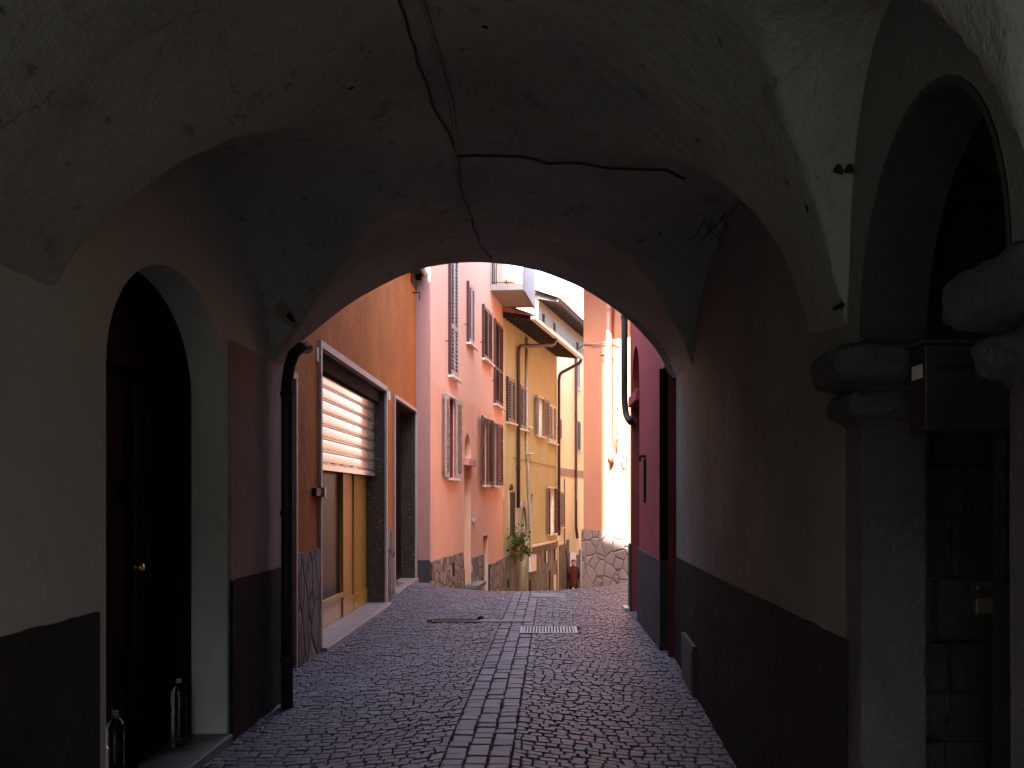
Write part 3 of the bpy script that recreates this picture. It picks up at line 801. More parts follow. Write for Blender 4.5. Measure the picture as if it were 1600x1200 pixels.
# granite linings
mb = MB(); mb.box(FO, sB-.012, sB-.001, -.30, -.001, .05, hShop); mb.box(FO, sA+.001, sA+.012, -.30, -.001, .05, hShop); mb.box(FO, sA+.013, sB-.013, -.30, -.001, hShop-.012, hShop-.001)
mb.box(FO, dB-.012, dB-.001, -.30, -.001, .10, hDoor); mb.box(FO, dA+.001, dA+.012, -.30, -.001, .1, hDoor); mb.box(FO, dA+.013, dB-.013, -.3, -.001, hDoor-.012, hDoor-.001)
mb.build('granite_lining', M['darkgranite'], OH)
mb = MB(); mb.box(FO, sA-.075, sB+.075, -.30, .10, -.2, .045); mb.build('shop_sill', M['marble'], OH, bevel=.008)
mb = MB(); mb.box(FO, dA-.05, dB+.05, -.30, .06, -.2, .115); mb.build('doorstep', M['marble'], OH, bevel=.008)
mb = MB(); mb.box(FO, dA-.05, dB+.02, .03, .055, -.2, .07); mb.build('step_riser', M['rubble_slab'], OH)
mb = MB(); mb.box(FO, dB+.08, 10.55, .03, .28, -.2, .02); mb.build('kerb_stone', M['marble'], OH, bevel=.01)
# roller shutter: curved slats
RS = MB(); nb = -.15; hbot = 1.95; pitch = .145; z = hbot
prof_r = [(-.02, 0), (.002, .004), (.004, .012), (-.016, .017), (-.016, .026), (.005, .030), (.008, .050), (.009, .080), (.008, .115), (.005, .136), (-.02, .141), (-.02, .145)]
a, b = sA+.02, sB-.02
first = True
while z < hShop-.30:
    for k in range(len(prof_r)-1):
        (n0, z0), (n1, z1) = prof_r[k], prof_r[k+1]
        RS.q([FO.P(a, nb+n0, z+z0), FO.P(b, nb+n0, z+z0), FO.P(b, nb+n1, z+z1), FO.P(a, nb+n1, z+z1)])
    z += pitch
RSo = RS.build('roller_shutter', M['roller'], OH, smooth=False)
mb = MB(); mb.box(FO, a, b, nb-.01, nb+.02, hbot-.06, hbot); mb.build('bottom_bar', M['roller'], RSo)
mb = MB()
for px in (513, 528, 545):
    s_ = FO.S(px)+.8; c = FO.P(s_, nb+.02, hbot+.01)
    mb.tube([c+Vector((.0+.03*math.sin(math.pi*k/8), .07*math.cos(math.pi*k/8), .012)) for k in range(9)], .007, 6)
mb.build('pull_loop', M['black'], RSo)
MB().box(FO, a, b, nb-.05, nb+.07, z, hShop-.013).build('shutter_box', M['dark_fill'], OH)
# shop window below: golden frame, dark glass, door
gx0, gx1 = a, b
dv = FO.S(535); 
k = (535-847)/F; yv = -2.56/k; sdv = yv-8.06; k2 = (552-847)/F; sd2 = -2.56/k2-8.06
SWn = MB(); nn = -.318
SWn.box(FO, sdv, sB-.013, nn, nn+.05, .05, hbot+.25)
shopw = SWn.build('shop_front', M['gold'], OH)
mb = MB(); mb.box(FO, gx0, sdv, nn, nn+.05, .05, .36); mb.box(FO, gx0, sdv, nn+.05, nn+.07, .30, .37); mb.box(FO, gx0, gx0+.1, nn, nn+.05, .36, hbot+.1)
mb.box(FO, sdv, sdv+.07, nn+.05, nn+.07, .05, hbot+.2); mb.box(FO, sd2-.02, sd2+.03, nn+.05, nn+.075, .05, hbot+.2); mb.box(FO, sdv+.07, sB-.02, nn+.05, nn+.068, .05, .26)
mb.build('window_frame', M['gold'], shopw, bevel=.005)
MB().box(FO, gx0+.1, sdv, nn+.01, nn+.02, .36, hbot+.1).build('pane', M['glass'], shopw)
MB().box(FO, sdv-1.15, sdv-1.0, nn+.022, nn+.024, 1.62, hbot+.02).build('paper_notice', M['paper'], shopw)
MB().box(FO, dA+.013, dB-.013, -.30, -.26, .115, hDoor-.013).build('door', M['dark_fill'], OH)
dd = MB(); dd.box(FO, dA+.08, (dA+dB)/2-.02, -.26, -.245, .2, hDoor-.1); dd.box(FO, (dA+dB)/2+.02, dB-.08, -.26, -.245, .2, hDoor-.1); dd.build('door_panel', M['darkwood'], OH)
# small wall fittings
MB().box(FO, FO.S(493.5), FO.S(497.5), 0, .015, FO.H(495, 565), FO.H(495, 543)).build('number_plate', M['whitestone'], OH)
MB().box(FO, FO.S(605.5), FO.S(608.5), 0, .015, FO.H(607, 625), FO.H(607, 611)).build('number_plate', M['whitestone'], OH)
MB().box(FO, sA-.35, sA-.09, 0, .05, 1.60, 1.68).build('bell_box', M['black'], OH)
MB().box(FO, sA-.085, sA-.01, .036, .075, 1.59, 1.69).build('lock_case', M['palepipe'], OH)
# eaves
mb = MB(); mb.box(FO, -.05, 10.62, -.3, .16, 5.60, 5.66); mb.build('eaves', M['eavewood'], OH)
mb = MB()
for k in range(18): s_ = .2+k*.6; mb.box(FO, s_, s_+.08, 0, .13, 5.50, 5.60)
mb.box(FO, 9.9, 10.62, .0, .02, 5.35, 5.6)
mb.build('rafter', M['eavewood'], OH)
mb = MB(); mb.tube([FO.P(-.05, .20, 5.62), FO.P(10.5, .20, 5.60)], .05, 10); mb.build('gutter', M['gutter'], OH)
mb = MB(); mb.q([FO.P(-.05, .2, 5.67), FO.P(10.62, .2, 5.67), FO.P(10.62, -3.2, 6.9), FO.P(-.05, -3.2, 6.9)]); mb.q([FO.P(-.05, -4.7, 5.6), FO.P(10.62, -4.7, 5.6), FO.P(10.62, -3.2, 6.9), FO.P(-.05, -3.2, 6.9)]); mb.build('roof', M['tile'], OH)
mb = MB(); c0 = FO.P(FO.S(645), 0, FO.H(645, 457)); mb.tube([c0, c0+Vector((.12, 0, 0)), c0+Vector((.12, 0, -.12))], .012, 6); mb.build('iron_bracket', M['iron'], OH)

# ---- shutters and windows for the pink and yellow houses
def sill(fr, a, b, h, n, parent, mat=None): return MB().box(fr, a, b, 0, n, h-.05, h).build('sill', mat or M['whitestone'], parent, bevel=.004)
def window_closed(fr, a, b, h0, h1, parent, mat, mids=(), edge=None, sillmat=None, n0=.012):
    """two closed louvred leaves over the opening"""
    wn = MB().box(fr, a+.02, b-.02, -.10, -.08, h0+.02, h1-.02).build('window', M['dark_fill'], parent)
    m_ = (a+b)/2
    for (s0, s1) in ((a, m_-.006), (m_+.006, b)):
        louvre(MB(), fr, s0, s1, h0, h1, n0, mid=list(mids)).build('shutter', mat, wn)
    e = MB(); e.box(fr, a-.05, a-.004, 0, .06, h0, h1+.02); e.build('frame', edge or M['maroon'], wn)
    sill(fr, a-.08, b+.08, h0-.01, .11, wn, sillmat)
    hb = MB(); c = fr.P(b+.10, 0, h0-.03); hb.tube([c, c+fr.n*.08, c+fr.n*.085+Vector((0, 0, -.07))], .008, 5)
    c = fr.P(a-.35, 0, h0+.25*(h1-h0)); hb.tube([c, c+fr.n*.1], .010, 5); hb.build('shutter_hook', M['iron'], wn)
    return wn
def window_open(fr, a, b, h0, h1, parent, mat, ang=R(172), leaf=None, mids=(), inner=None, edge=None, lang=R(172), matl=None):
    """an opening with its two leaves swung out from the wall"""
    L = leaf or (b-a)/2
    wn = MB().box(fr, a+.03, b-.03, -.17, -.14, h0+.02, h1-.02).build('window', inner or M['maroon_red'], parent)
    for s, side in ((a, 1), (b, -1)):
        f = swung(fr, s, .03, ang if side < 0 else lang, side)
        louvre(MB(), f, 0, L, h0, h1, -.04, mid=list(mids), ov=.72).build('shutter', mat if side < 0 else (matl or mat), wn)
    sill(fr, a-.06, b+.06, h0-.01, .12, wn)
    MB().box(fr, a-.03, b+.03, .0, .05, h1+.003, h1+.05).build('lintel', M['whitestone'], wn)
    e = MB(); e.box(fr, a, a+.05, -.14, -.02, h0, h1); e.box(fr, b-.05, b, -.14, -.02, h0, h1); e.build('frame_bar', edge or M['maroon_red'], wn)
    return wn

# ---- pink house
PH = thing('pink_house', (-2.2, 23, 0), 'tall salmon pink house with maroon louvred shutters and a corner balcony', 'building')
FP = Frame(-2.04, 18.7, .098, 1, 1); SP = FP.S(787)
pw = {}
def rng(fr, p0, p1): return fr.S(p0), fr.S(p1)
W = [rng(FP, 701, 712.5), rng(FP, 729.5, 738.5), rng(FP, 753.5, 766.5), rng(FP, 771.5, 783.5)]
W5 = rng(FP, 697, 709.5); W6 = rng(FP, 757, 763); W7 = rng(FP, 774, 779)
W6 = (FP.S(752.5), FP.S(759)); W7 = (FP.S(767.5), FP.S(774))
N1 = (FP.S(725.5), FP.S(735.5)); N2 = (FP.S(755), FP.S(762.5))
JOG = FP.S(722.5)
lowholes = [(W5[0], W5[1], 1.97, 3.58), (W6[0], W6[1], 1.88, 3.50), (W7[0], W7[1], 1.88, 3.50),
            (N1[0], N1[1], -2, 2.25), (N1[0], N1[1], 2.42, 2.98, 2.50, .16), (N2[0], N2[1], -2.5, .62)]
facade(FP, 0, SP, -4, 3.7, lowholes, .2).build('wall', M['pink_low'], PH)
hiholes = [(W[0][0], W[0][1], 4.03, 6.5), (W[1][0], W[1][1], 5.0, 6.32), (W[2][0], W[2][1], 4.95, 6.22), (W[3][0], W[3][1], 4.02, 6.2),
           (FP.S(775), FP.S(785.5), 6.95, 9.1)]
facade(FP, 0, SP, 3.7, 9.8, hiholes, .2).build('wall', M['pink'], PH)
FE = Frame(-3.2, 18.7, 1, 0, 1)
facade(FE, 0, 1.16, -1, 9.8, []).build('end_wall', M['pink_end'], PH)
e0, e1 = FP.P(0, -.22, 0), FP.P(SP, -.22, 0)
body(PH, [(-7, 18.72), (e0.x, 18.72), (e1.x, e1.y), (-7, e1.y)], -4, 9.8, M['pink'])
mb = MB(); mb.box(FP, 0, .05, -.2, -.0, -1, 9.8)
mb = MB(); f2 = Frame(e1.x, FP.P(SP, 0, 0).y, -1, 0, -1)
MB().q([FP.P(SP, 0, -4), FP.P(SP, -3, -4), FP.P(SP, -3, 9.8), FP.P(SP, 0, 9.8)]).build('end_wall', M['pink'], PH)
MB().box(FE, 0, 1.16, 0, .02, -1, .43).build('base', M['dark_base'], PH)
# rubble bases stepping down the street
mb = MB(); mb.box(FP, 0.0, FP.S(722.5), 0, .035, -1.5, .40); mb.build('stone_base', M['rubble'], PH)
mb = MB(); mb.box(FP, FP.S(736.5), N2[0]-.02, 0, .035, -3, .20); mb.build('stone_base', M['rubble'], PH)
mb = MB(); mb.box(FP, N2[1]+.3, SP, 0, .035, -4, -.13); mb.build('stone_base', M['rubble'], PH)
mb = MB(); mb.box(FP, N1[0]-.5, N1[0]-.05, 0, .02, -3, .02); mb.box(FP, N2[1]+.02, N2[1]+.28, 0, .02, -3, -.12); mb.box(FP, N1[0], N1[1], -.19, -.16, -3, .0); mb.box(FP, N2[0], N2[1], -.19, -.16, -3, -.15); mb.build('base', M['dark_base'], PH)
mb = MB(); mb.box(FP, FP.S(704), FP.S(707.5), .03, .037, -.03, .25); mb.build('cellar_vent', M['dark_fill'], PH)
D1 = MB().box(FP, N1[0], N1[1], -.20, -.19, -3, 2.25).build('door', M['pink_low'], PH); MB().box(FP, N2[0], N2[1], -.2, -.19, -3, .62).build('door', M['pink_end'], PH)
MB().box(FP, N1[0], N1[1], -.17, -.155, 2.42, 3.0).build('fanlight', M['maroon_red'], PH)
MB().box(FP, N1[0]-.08, N1[1]+.12, 0, .12, 2.26, 2.42).build('door_lintel', M['pink_end'], PH, bevel=.01)
MB().box(FP, N1[0]-.1, N1[1]+.35, 0.036, .30, -.42, -.34).build('doorstep', M['conc_base'], PH, bevel=.01)
MB().box(FP, FP.S(738), FP.S(740.5), 0, .06, 1.02, 1.22).build('bell_box', M['palepipe'], PH)
window_closed(FP, *W[0], 4.03, 6.5, PH, M['mauve'], [5.02])
window_closed(FP, *W[1], 5.0, 6.32, PH, M['mauve'])
window_closed(FP, *W[2], 4.95, 6.22, PH, paint('dull_maroon_paint', (.10, .055, .055), .45))
window_closed(FP, *W[3], 4.02, 6.2, PH, M['maroon'], [4.95])
window_open(FP, *W5, 1.97, 3.58, PH, M['mauve'], R(176), .46, lang=R(176), matl=M['mauve'])
window_open(FP, *W6, 1.88, 3.50, PH, M['dullshut'], R(174), .62, inner=M['maroon'], lang=R(174), matl=M['maroon'])
window_open(FP, *W7, 1.88, 3.50, PH, M['dullshut'], R(174), .6, inner=M['maroon'], lang=R(174), matl=M['maroon'])
MB().box(FP, FP.S(775)+.02, FP.S(785.5)-.02, -.19, -.17, 6.96, 9.08).build('balcony_door', M['maroon'], PH)
mb = MB(); mb.box(FP, 0, SP+.3, -3, .55, 9.8, 9.95); mb.build('eaves', M['eavewood'], PH)
mb = MB(); mb.prism([(FP.P(-.3, .6, 0).x, 18.4), (FP.P(SP+.3, .6, 0).x, FP.P(SP+.3, 0, 0).y), (-7, FP.P(SP+.3, 0, 0).y), (-7, 18.4)], 9.96, [10.0, 10.0, 11.8, 11.8]); mb.build('roof', M['tile'], PH)
# balcony
bs0, bs1 = FP.S(766), SP-.05; bh = 6.83; bo = .84
BAL = MB().box(FP, bs0, bs1, 0.001, bo, bh, bh+.16).build('balcony', M['concrete'], PH, bevel=.01)
MB().box(FP, bs0-.01, bs1, bo, bo+.05, bh-.03, bh+1.08).build('parapet', M['slab'], BAL)
rl = MB(); 
rl.tube([FP.P(bs0+.03, .02, bh+1.0), FP.P(bs0+.03, bo, bh+1.0)], .014, 6); rl.tube([FP.P(bs0+.03, .02, bh+.2), FP.P(bs0+.03, bo, bh+.2)], .010, 6)
for k in (0, 1, 2): rl.tube([FP.P(bs0+.03, .06+k*.045, bh+.16), FP.P(bs0+.03, .06+k*.045, bh+1.0)], .012 if k else .02, 6)
rl.tube([FP.P(bs0+.03, .42, bh+.16), FP.P(bs0+.03, .42, bh+.98)], .014, 6)
rl.tube([FP.P(bs1-.03, .02, bh+1.0), FP.P(bs1-.03, bo, bh+1.0)], .014, 6)
for k in range(5): rl.tube([FP.P(bs1-.03, .1+k*.15, bh+.16), FP.P(bs1-.03, .1+k*.15, bh+1.0)], .008, 6)
rl.build('railing', M['iron'], BAL)
MB().box(FP, SP-.09, SP-.002, 0, .018, 1.5, 6.8).build('corner_strip', paint('pale_pink_paint', (.70, .5, .45), .7), PH)

# ---- yellow house
YH = thing('ochre_house', (-.5, 32, -2.5), 'ochre yellow house with dark overhanging eaves and grey louvred shutters', 'building')
FY = Frame(-1.07, 28.52, .2, 1, 1); SY = FY.S(870)
y1 = rng(FY, 791.5, 803); y2 = rng(FY, 811, 820.5); y3 = rng(FY, 838.5, 847.5); y4 = rng(FY, 856.5, 868)
y2b = rng(FY, 821.5, 826.5)
y5 = rng(FY, 857, 866); y6 = rng(FY, 795.5, 803.5); yd = rng(FY, 811.5, 820.5); yn = rng(FY, 826.5, 833)
holes = [(*y1, 3.70, 4.95), (*y2, 3.62, 4.90), (*y2b, 2.95, 4.75), (*y3, 3.56, 4.80), (*y4, 3.45, 4.75), (*y5, .30, 1.86), (*y6, .45, 1.95, 1.72), (*yd, -4.5, 1.28, .55), (*yn, .92, 1.66)]
facade(FY, 0, SY, -5, 6.72, holes, .22).build('wall', M['yellow'], YH)
e0, e1 = FY.P(0, -.24, 0), FY.P(SY, -.24, 0)
body(YH, [(-6, e0.y), (e0.x, e0.y), (e1.x, e1.y), (-6, e1.y+1.2)], -6, 6.7, M['yellow'])
MB().q([FY.P(SY, 0, -5), FY.P(SY, -.6, -5), FY.P(SY, -.6, 6.7), FY.P(SY, 0, 6.7)]).build('end_wall', M['yellow'], YH)
window_closed(FY, *y1, 3.70, 4.95, YH, M['greyshut'], edge=M['black']); window_closed(FY, *y2, 3.62, 4.90, YH, M['greyshut'], edge=M['black'])
MB().box(FY, y2b[0], y2b[1], -.14, -.12, 2.95, 4.75).build('window', M['white'], YH); sill(FY, y2b[0]-.1, y2b[1]+.15, 2.94, .14, YH); sill(FY, y2b[0]-.05, y2b[1]+.1, 3.75, .12, YH)
wn = window_open(FY, *y3, 3.56, 4.80, YH, M['greyshut'], R(172), .55, inner=M['white'], edge=M['white'])
window_closed(FY, *y4, 3.45, 4.75, YH, M['paleshut'], edge=M['paleshut'])
window_open(FY, *y5, .30, 1.86, YH, M['maroon'], R(172), .5, inner=M['white'], edge=M['white'])
g = MB().box(FY, y6[0], y6[1], -.14, -.12, .45, 1.95).build('window', M['glass'], YH)
trim(FY, *y6, .45, 1.70, .06, .03, YH, M['trim'])
bb = MB()
for k in range(4): s_ = y6[0]+.08+k*(y6[1]-y6[0]-.16)/3; bb.tube([FY.P(s_, .03, .45), FY.P(s_, .03, 1.75)], .014, 6)
for k in range(6): bb.tube([FY.P(y6[0], .03, .55+k*.22), FY.P(y6[1], .03, .55+k*.22)], .010, 6)
bb.build('grille', M['iron'], g)
# arched doorway in pale stone
K = 20; mid = (yd[0]+yd[1])/2; hw = (yd[1]-yd[0])/2; mb = MB()
for (r0, r1) in ((0, .20),):
    for k in range(K):
        A_, B_ = math.pi*k/K, math.pi*(k+1)/K
        for n0 in (.05,):
            mb.q([FY.P(mid+(hw+q)*math.cos(t_), n0, .55+(.73+q)*math.sin(t_)) for q, t_ in ((r0, A_), (r1, A_), (r1, B_), (r0, B_))])
        mb.q([FY.P(mid+(hw+.2)*math.cos(t_), n_, .55+(.93)*math.sin(t_)) for n_, t_ in ((0, A_), (.05, A_), (.05, B_), (0, B_))])
mb.box(FY, yd[0]-.20, yd[0], 0, .05, -4.5, .55); mb.box(FY, yd[1], yd[1]+.20, 0, .05, -4.5, .55)
mb.build('door_surround', M['concrete'], YH)
MB().box(FY, yd[0], yd[1], -.20, -.17, -4.5, 1.3).build('door', paint('blue_grey_door_paint', (.17, .18, .21), .5), YH)
# grey base and ledge
mb = MB(); mb.box(FY, 0, yd[0]-.21, 0, .04, -5, -.10); mb.box(FY, yd[1]+.21, FY.S(829), 0, .04, -5, -.04); mb.box(FY, FY.S(829), SY, 0, .04, -5, .0); mb.build('concrete_base', M['conc_base'], YH)
MB().box(FY, FY.S(828), FY.S(864), .0, .12, .0, .06).build('ledge', M['whitestone'], YH)
MB().box(FY, FY.S(824), FY.S(832.5), .04, .12, -.75, -.25).build('cupboard', M['whitestone'], YH)
mb = MB()
for px, ya, yb, wd in ((850, 860, 880, 2), (865, 857, 876, 2), (792, 905, 918, 3), (826, 906, 925, 3), (857, 892, 925, 2)):
    mb.box(FY, FY.S(px-wd/2), FY.S(px+wd/2), .04, .047, FY.H(px, yb), FY.H(px, ya))
mb.build('cellar_vent', M['dark_fill'], YH)
mb = MB()
for px, ya, yb, wd in ((852, 861, 879, 1.4), (867, 857, 875, 1.4), (865, 898, 925, 3)):
    mb.box(FY, FY.S(px-wd/2), FY.S(px+wd/2), .04, .06, FY.H(px, yb), FY.H(px, ya))
mb.build('vent_frame', M['whitestone'], YH)
# eaves
ho = 6.50
mb = MB(); mb.q([FY.P(-.2, 0, 6.72), FY.P(SY+.25, 0, 6.72), FY.P(SY+.25, .80, ho), FY.P(-.2, .80, ho)])
mb.q([FY.P(-.2, -.3, 6.83), FY.P(SY+.25, -.3, 6.83), FY.P(SY+.25, .80, ho+.03), FY.P(-.2, .80, ho+.03)]); mb.build('eaves', M['eavewood'], YH)
mb = MB()
for k in range(26):
    s_ = -.1+k*.42
    if s_ > SY+.15: break
    P = [FY.P(a_, n_, h_) for h_off in (0,) for a_ in (s_, s_+.12) for n_, h_ in ((0.001, 6.715), (.76, ho+.008), (.76, ho-.05), (0.001, 6.55))]
    mb.v += P; b = len(mb.v)-8
    for f in ((0, 1, 2, 3), (4, 7, 6, 5), (0, 4, 5, 1), (1, 5, 6, 2), (2, 6, 7, 3)): mb.f.append(tuple(b+i for i in f)); mb.mi.append(0)
mb.build('rafter', M['eavewood'], YH)
mb = MB(); mb.box(FY, -.2, SY+.30, .80, .93, ho-.04, ho+.05); mb.build('gutter', M['gutter'], YH)
mb = MB()
s_ = -.2
while s_ < SY+.2:
    P0, P1 = (s_, .90, ho+.06), (s_, -4.5, 9.0)
    for k in range(4):
        a0, a1 = math.pi*k/4, math.pi*(k+1)/4
        mb.q([FY.P(s_+.11-.11*math.cos(a_), n_, h_+.05*math.sin(a_)) for a_, (n_, h_) in ((a0, (.90, ho+.06)), (a1, (.90, ho+.06)), (a1, (-4.5, 8.55)), (a0, (-4.5, 8.55)))])
    s_ += .22
mb.q([FY.P(-.2, .88, ho+.05), FY.P(SY+.25, .88, ho+.05), FY.P(SY+.25, -4.5, 8.54), FY.P(-.2, -4.5, 8.54)]); mb.q([FY.P(-.2, .88, ho+.05), FY.P(-.2, -4.5, 8.54), FY.P(-.2, -4.5, 6.7), FY.P(-.2, 0, 6.7)])
mb.build('roof', M['tile'], YH)
sp1 = FY.S(806); pipe(FY, [(sp1+1.9, .84, ho-.02), (sp1+1.75, .80, ho-.25), (sp1+.05, .10, 6.0), (sp1, .08, 5.8), (sp1, .08, 1.25)], .055, 'downpipe', M['copper'], YH, [(sp1, .08, 4.2), (sp1, .08, 2.4)])
sp2 = FY.S(820.5); pipe(FY, [(sp2, .05, 6.45), (sp2, .05, 3.0), (sp2+.15, .05, 2.6), (sp2+.6, .05, .2), (sp2+.6, .05, -.6)], .045, 'vent_pipe', M['palepipe'], YH)
sp3 = SY-.12; pipe(FY, [(SY+.22, .84, ho-.02), (SY+.22, .80, ho-.15), (sp3, .14, 5.95), (sp3, .10, 5.75), (sp3, .10, .2)], .055, 'downpipe', M['copper'], YH, [(sp3, .1, 4.0), (sp3, .1, 2.0)])
mb = MB(); mb.tube([FY.P(FY.S(800), .02, FY.H(800, 715)), FY.P(FY.S(830), .03, FY.H(830, 722)), FY.P(FY.S(868), .02, FY.H(868, 730))], .008, 5); mb.build('cable', M['cable'], YH)

# hanging planter on the yellow house
T = thing('planter', (-.75, 28.9, 0), 'terracotta flower box with trailing green plants under the barred window', 'planter')
pc = FY.P(FY.S(799), .22, 0); 
MB().box(FY, FY.S(793), FY.S(806), .08, .36, -.02, .24).build('pot', M['terra'], T, bevel=.01)
lf = MB()
for k in range(750):
    s_ = random.uniform(FY.S(789), FY.S(805)); n_ = random.uniform(.05, .5); z_ = .2+random.gauss(.1, .2) - abs(n_-.2)*.5
    if noise.noise(Vector((s_*2.3, n_*5, z_*3))) < -.1: continue
    c = FY.P(s_, n_, z_); a = Vector((random.uniform(-1, 1), random.uniform(-1, 1), random.uniform(-.6, 1))).normalized(); b_ = a.cross(Vector((random.random(), .3, random.random()))).normalized()
    L = random.uniform(.08, .15); lf.q([c, c+a*L*.5+b_*L*.3, c+a*L, c+a*L*.5-b_*L*.3])
lf.build('foliage', M['leaf'], T)
fl = MB()
for k in range(14): c = FY.P(random.uniform(FY.S(798), FY.S(803)), random.uniform(.3, .42), random.uniform(.15, .35)); fl.box(Frame(c.x, c.y, 1, 0, -1), 0, .05, 0, .05, c.z, c.z+.05)
fl.build('blossom', paint('pink_white_petal', (.75, .55, .5), .7), T)

# ---- pale yellow house with grey attic
LH = thing('pale_yellow_house', (1.2, 42, -4), 'pale yellow far house with a grey attic storey under projecting rafters', 'building')
FA = Frame(-8.25+.22*36.9, 36.9, .22, 1, 1); SL = FA.S(925)
fw = [rng(FA, 898, 904.5), rng(FA, 900.5, 906.5)]
ah = [(FA.S(847), FA.S(852), 7.95, 8.32), (FA.S(864.5), FA.S(868.5), 7.93, 8.30), (FA.S(900.5), FA.S(904.5), 7.90, 8.28)]
facade(FA, 0, SL, 7.72, 8.85, ah, .2).build('attic_wall', M['attic_grey'], LH)
lw = [(FA.S(899), FA.S(904.5), 6.24, 7.45), (FA.S(900.5), FA.S(905.5), 3.55, 4.85), (FA.S(873), FA.S(876), 3.85, 4.65), (FA.S(874), FA.S(880), .35, 1.75)]
facade(FA, 0, SL, -7, 7.72, lw, .2).build('wall', M['pale_yellow'], LH)
e0, e1 = FA.P(0, -.22, 0), FA.P(SL, -.22, 0)
body(LH, [(-8, e0.y+.3), (e0.x, e0.y+.01), (e1.x, e1.y), (-8, e1.y)], -7, 8.8, M['attic_grey'])
MB().q([FA.P(0, 0, -7), FA.P(0, -.22, -7), FA.P(0, -.22, 8.85), FA.P(0, 0, 8.85)]).build('end_wall', M['attic_grey'], LH)
for a_, b_, c_, d_ in ah: MB().box(FA, a_, b_, -.06, -.03, c_, d_).build('window', M['dark_fill'], LH)
for i, (a_, b_, c_, d_) in enumerate(lw): window_closed(FA, a_, b_, c_, d_, LH, [M['mauve'], M['maroon'], M['maroon_red'], M['greyshut']][i], edge=M['mauve'])
MB().box(FA, FA.S(874), SL, 0, .03, 2.42, 2.72).build('string_course', M['concrete'], LH)
mb = MB(); mb.q([FA.P(-.3, 0, 8.85), FA.P(SL, 0, 8.85), FA.P(SL, .7, 8.62), FA.P(-.3, .7, 8.62)]); mb.q([FA.P(-.3, -.3, 8.97), FA.P(SL, -.3, 8.97), FA.P(SL, .7, 8.65), FA.P(-.3, .7, 8.65)]); mb.build('eaves', M['eavewood'], LH)
mb = MB()
for k in range(40):
    s_ = -.2+k*.42
    if s_ > SL-.1: break
    P = [FA.P(a_, n_, h_) for a_ in (s_, s_+.12) for n_, h_ in ((0.001, 8.84), (.78, 8.64), (.78, 8.52), (0.001, 8.68))]
    mb.v += P; b = len(mb.v)-8
    for f in ((0, 1, 2, 3), (4, 7, 6, 5), (0, 4, 5, 1), (1, 5, 6, 2), (2, 6, 7, 3)): mb.f.append(tuple(b+i for i in f)); mb.mi.append(0)
mb.build('rafter', M['eavewood'], LH)
mb = MB(); s_ = -.3
while s_ < SL:
    for k in range(4):
        a0, a1 = math.pi*k/4, math.pi*(k+1)/4
        mb.q([FA.P(s_+.11-.11*math.cos(a_), n_, h_+.05*math.sin(a_)) for a_, (n_, h_) in ((a0, (.82, 8.67)), (a1, (.82, 8.67)), (a1, (-4.5, 10.6)), (a0, (-4.5, 10.6)))])
    s_ += .22
mb.q([FA.P(-.3, .8, 8.66), FA.P(SL, .8, 8.66), FA.P(SL, -4.5, 10.58), FA.P(-.3, -4.5, 10.58)]); mb.build('roof', M['tile'], LH)
s_ = FA.S(896.5); pipe(FA, [(s_+1.4, .5, 8.3), (s_+.1, .14, 7.85), (s_, .1, 7.7), (s_, .1, .3), (s_+.3, .1, -.2)], .06, 'downpipe', M['copper'], LH, [(s_, .1, 5.0), (s_, .1, 2.0)])
s_ = FA.S(881); pipe(FA, [(s_, .03, 2.3), (s_, .03, -.5), (s_+.2, .1, -.9), (s_+.2, .1, -2.2)], .02, 'cable', M['cable'], LH)
mb = MB(); mb.box(FA, FA.S(873), FA.S(883.5), 0, .05, -7, -.35); mb.box(FA, FA.S(884), FA.S(887), 0, .06, -7, -.2); mb.box(FA, FA.S(899.5), FA.S(905), 0, .05, -7, -.95); mb.build('concrete_base', M['conc_base'], LH)
for a_, b_, c_, d_ in ((FA.S(888.5), FA.S(898.5), -5.5, -.75), (FA.S(905.2), FA.S(911), -5.5, -.75)):
    K = 10; m_ = MB(); m_.q([FA.P(s, .04, h) for s, h in archpoly(a_, b_, c_, d_-.2, d_, 12)])
    wn = m_.build('shop_window', M['bluepane'], LH)
    f_ = MB(); f_.box(FA, a_-.1, a_, 0, .07, c_, d_); f_.build('frame', M['greyshut'], wn)

# ---- peach house
EH = thing('peach_house', (2.2, 20, 0), 'peach house catching the sunlight above its crazy stone base', 'building')
FC = Frame(.85, 21, .4842, -.875, 1); FC.n = Vector((-.875, -.4842, 0)); SC = 6.2
facade(FC, 0, SC, -1.5, 8.2, []).build('wall', M['peach'], EH)
e = FC.P(SC, 0, 0)
body(EH, [(.86, 21.0), (e.x+.02, e.y), (e.x+3, e.y+2.5), (7, 48), (3.4, 48)], -8, 8.2, M['peach'])
MB().box(FC, -.02, SC, 0, .04, -1.5, .92).build('stone_base', M['rubble_big'], EH)
mb = MB(); mb.box(FC, -.35, SC, -.2, 1.50, 6.62, 6.80); mb.box(FC, -.35, SC, 1.42, 1.52, 6.801, 7.6); EV = mb.build('shading_overhang', M['concrete'], EH)  # unseen overhang added to cast shade on the upper wall
mb = MB(); mb.box(FC, -.4, SC, -4, .5, 8.2, 8.34); mb.build('roof', M['tile'], EH)
k = FC.S(958.5); pipe(FC, [(k, .10, 6.62), (k, .10, FC.H(958, 560)), (k+.03, .10, 3.6), (k+.35, .10, 3.0), (k+.35, .10, 2.05)][:2]+[(k+.02, .10, FC.H(963, 700)), (k-.0, .06, FC.H(963, 722))], .06, 'downpipe', M['pinkpipe'], EH, [(k, .1, 5.2), (k, .1, 4.3), (k, .1, 3.2)])
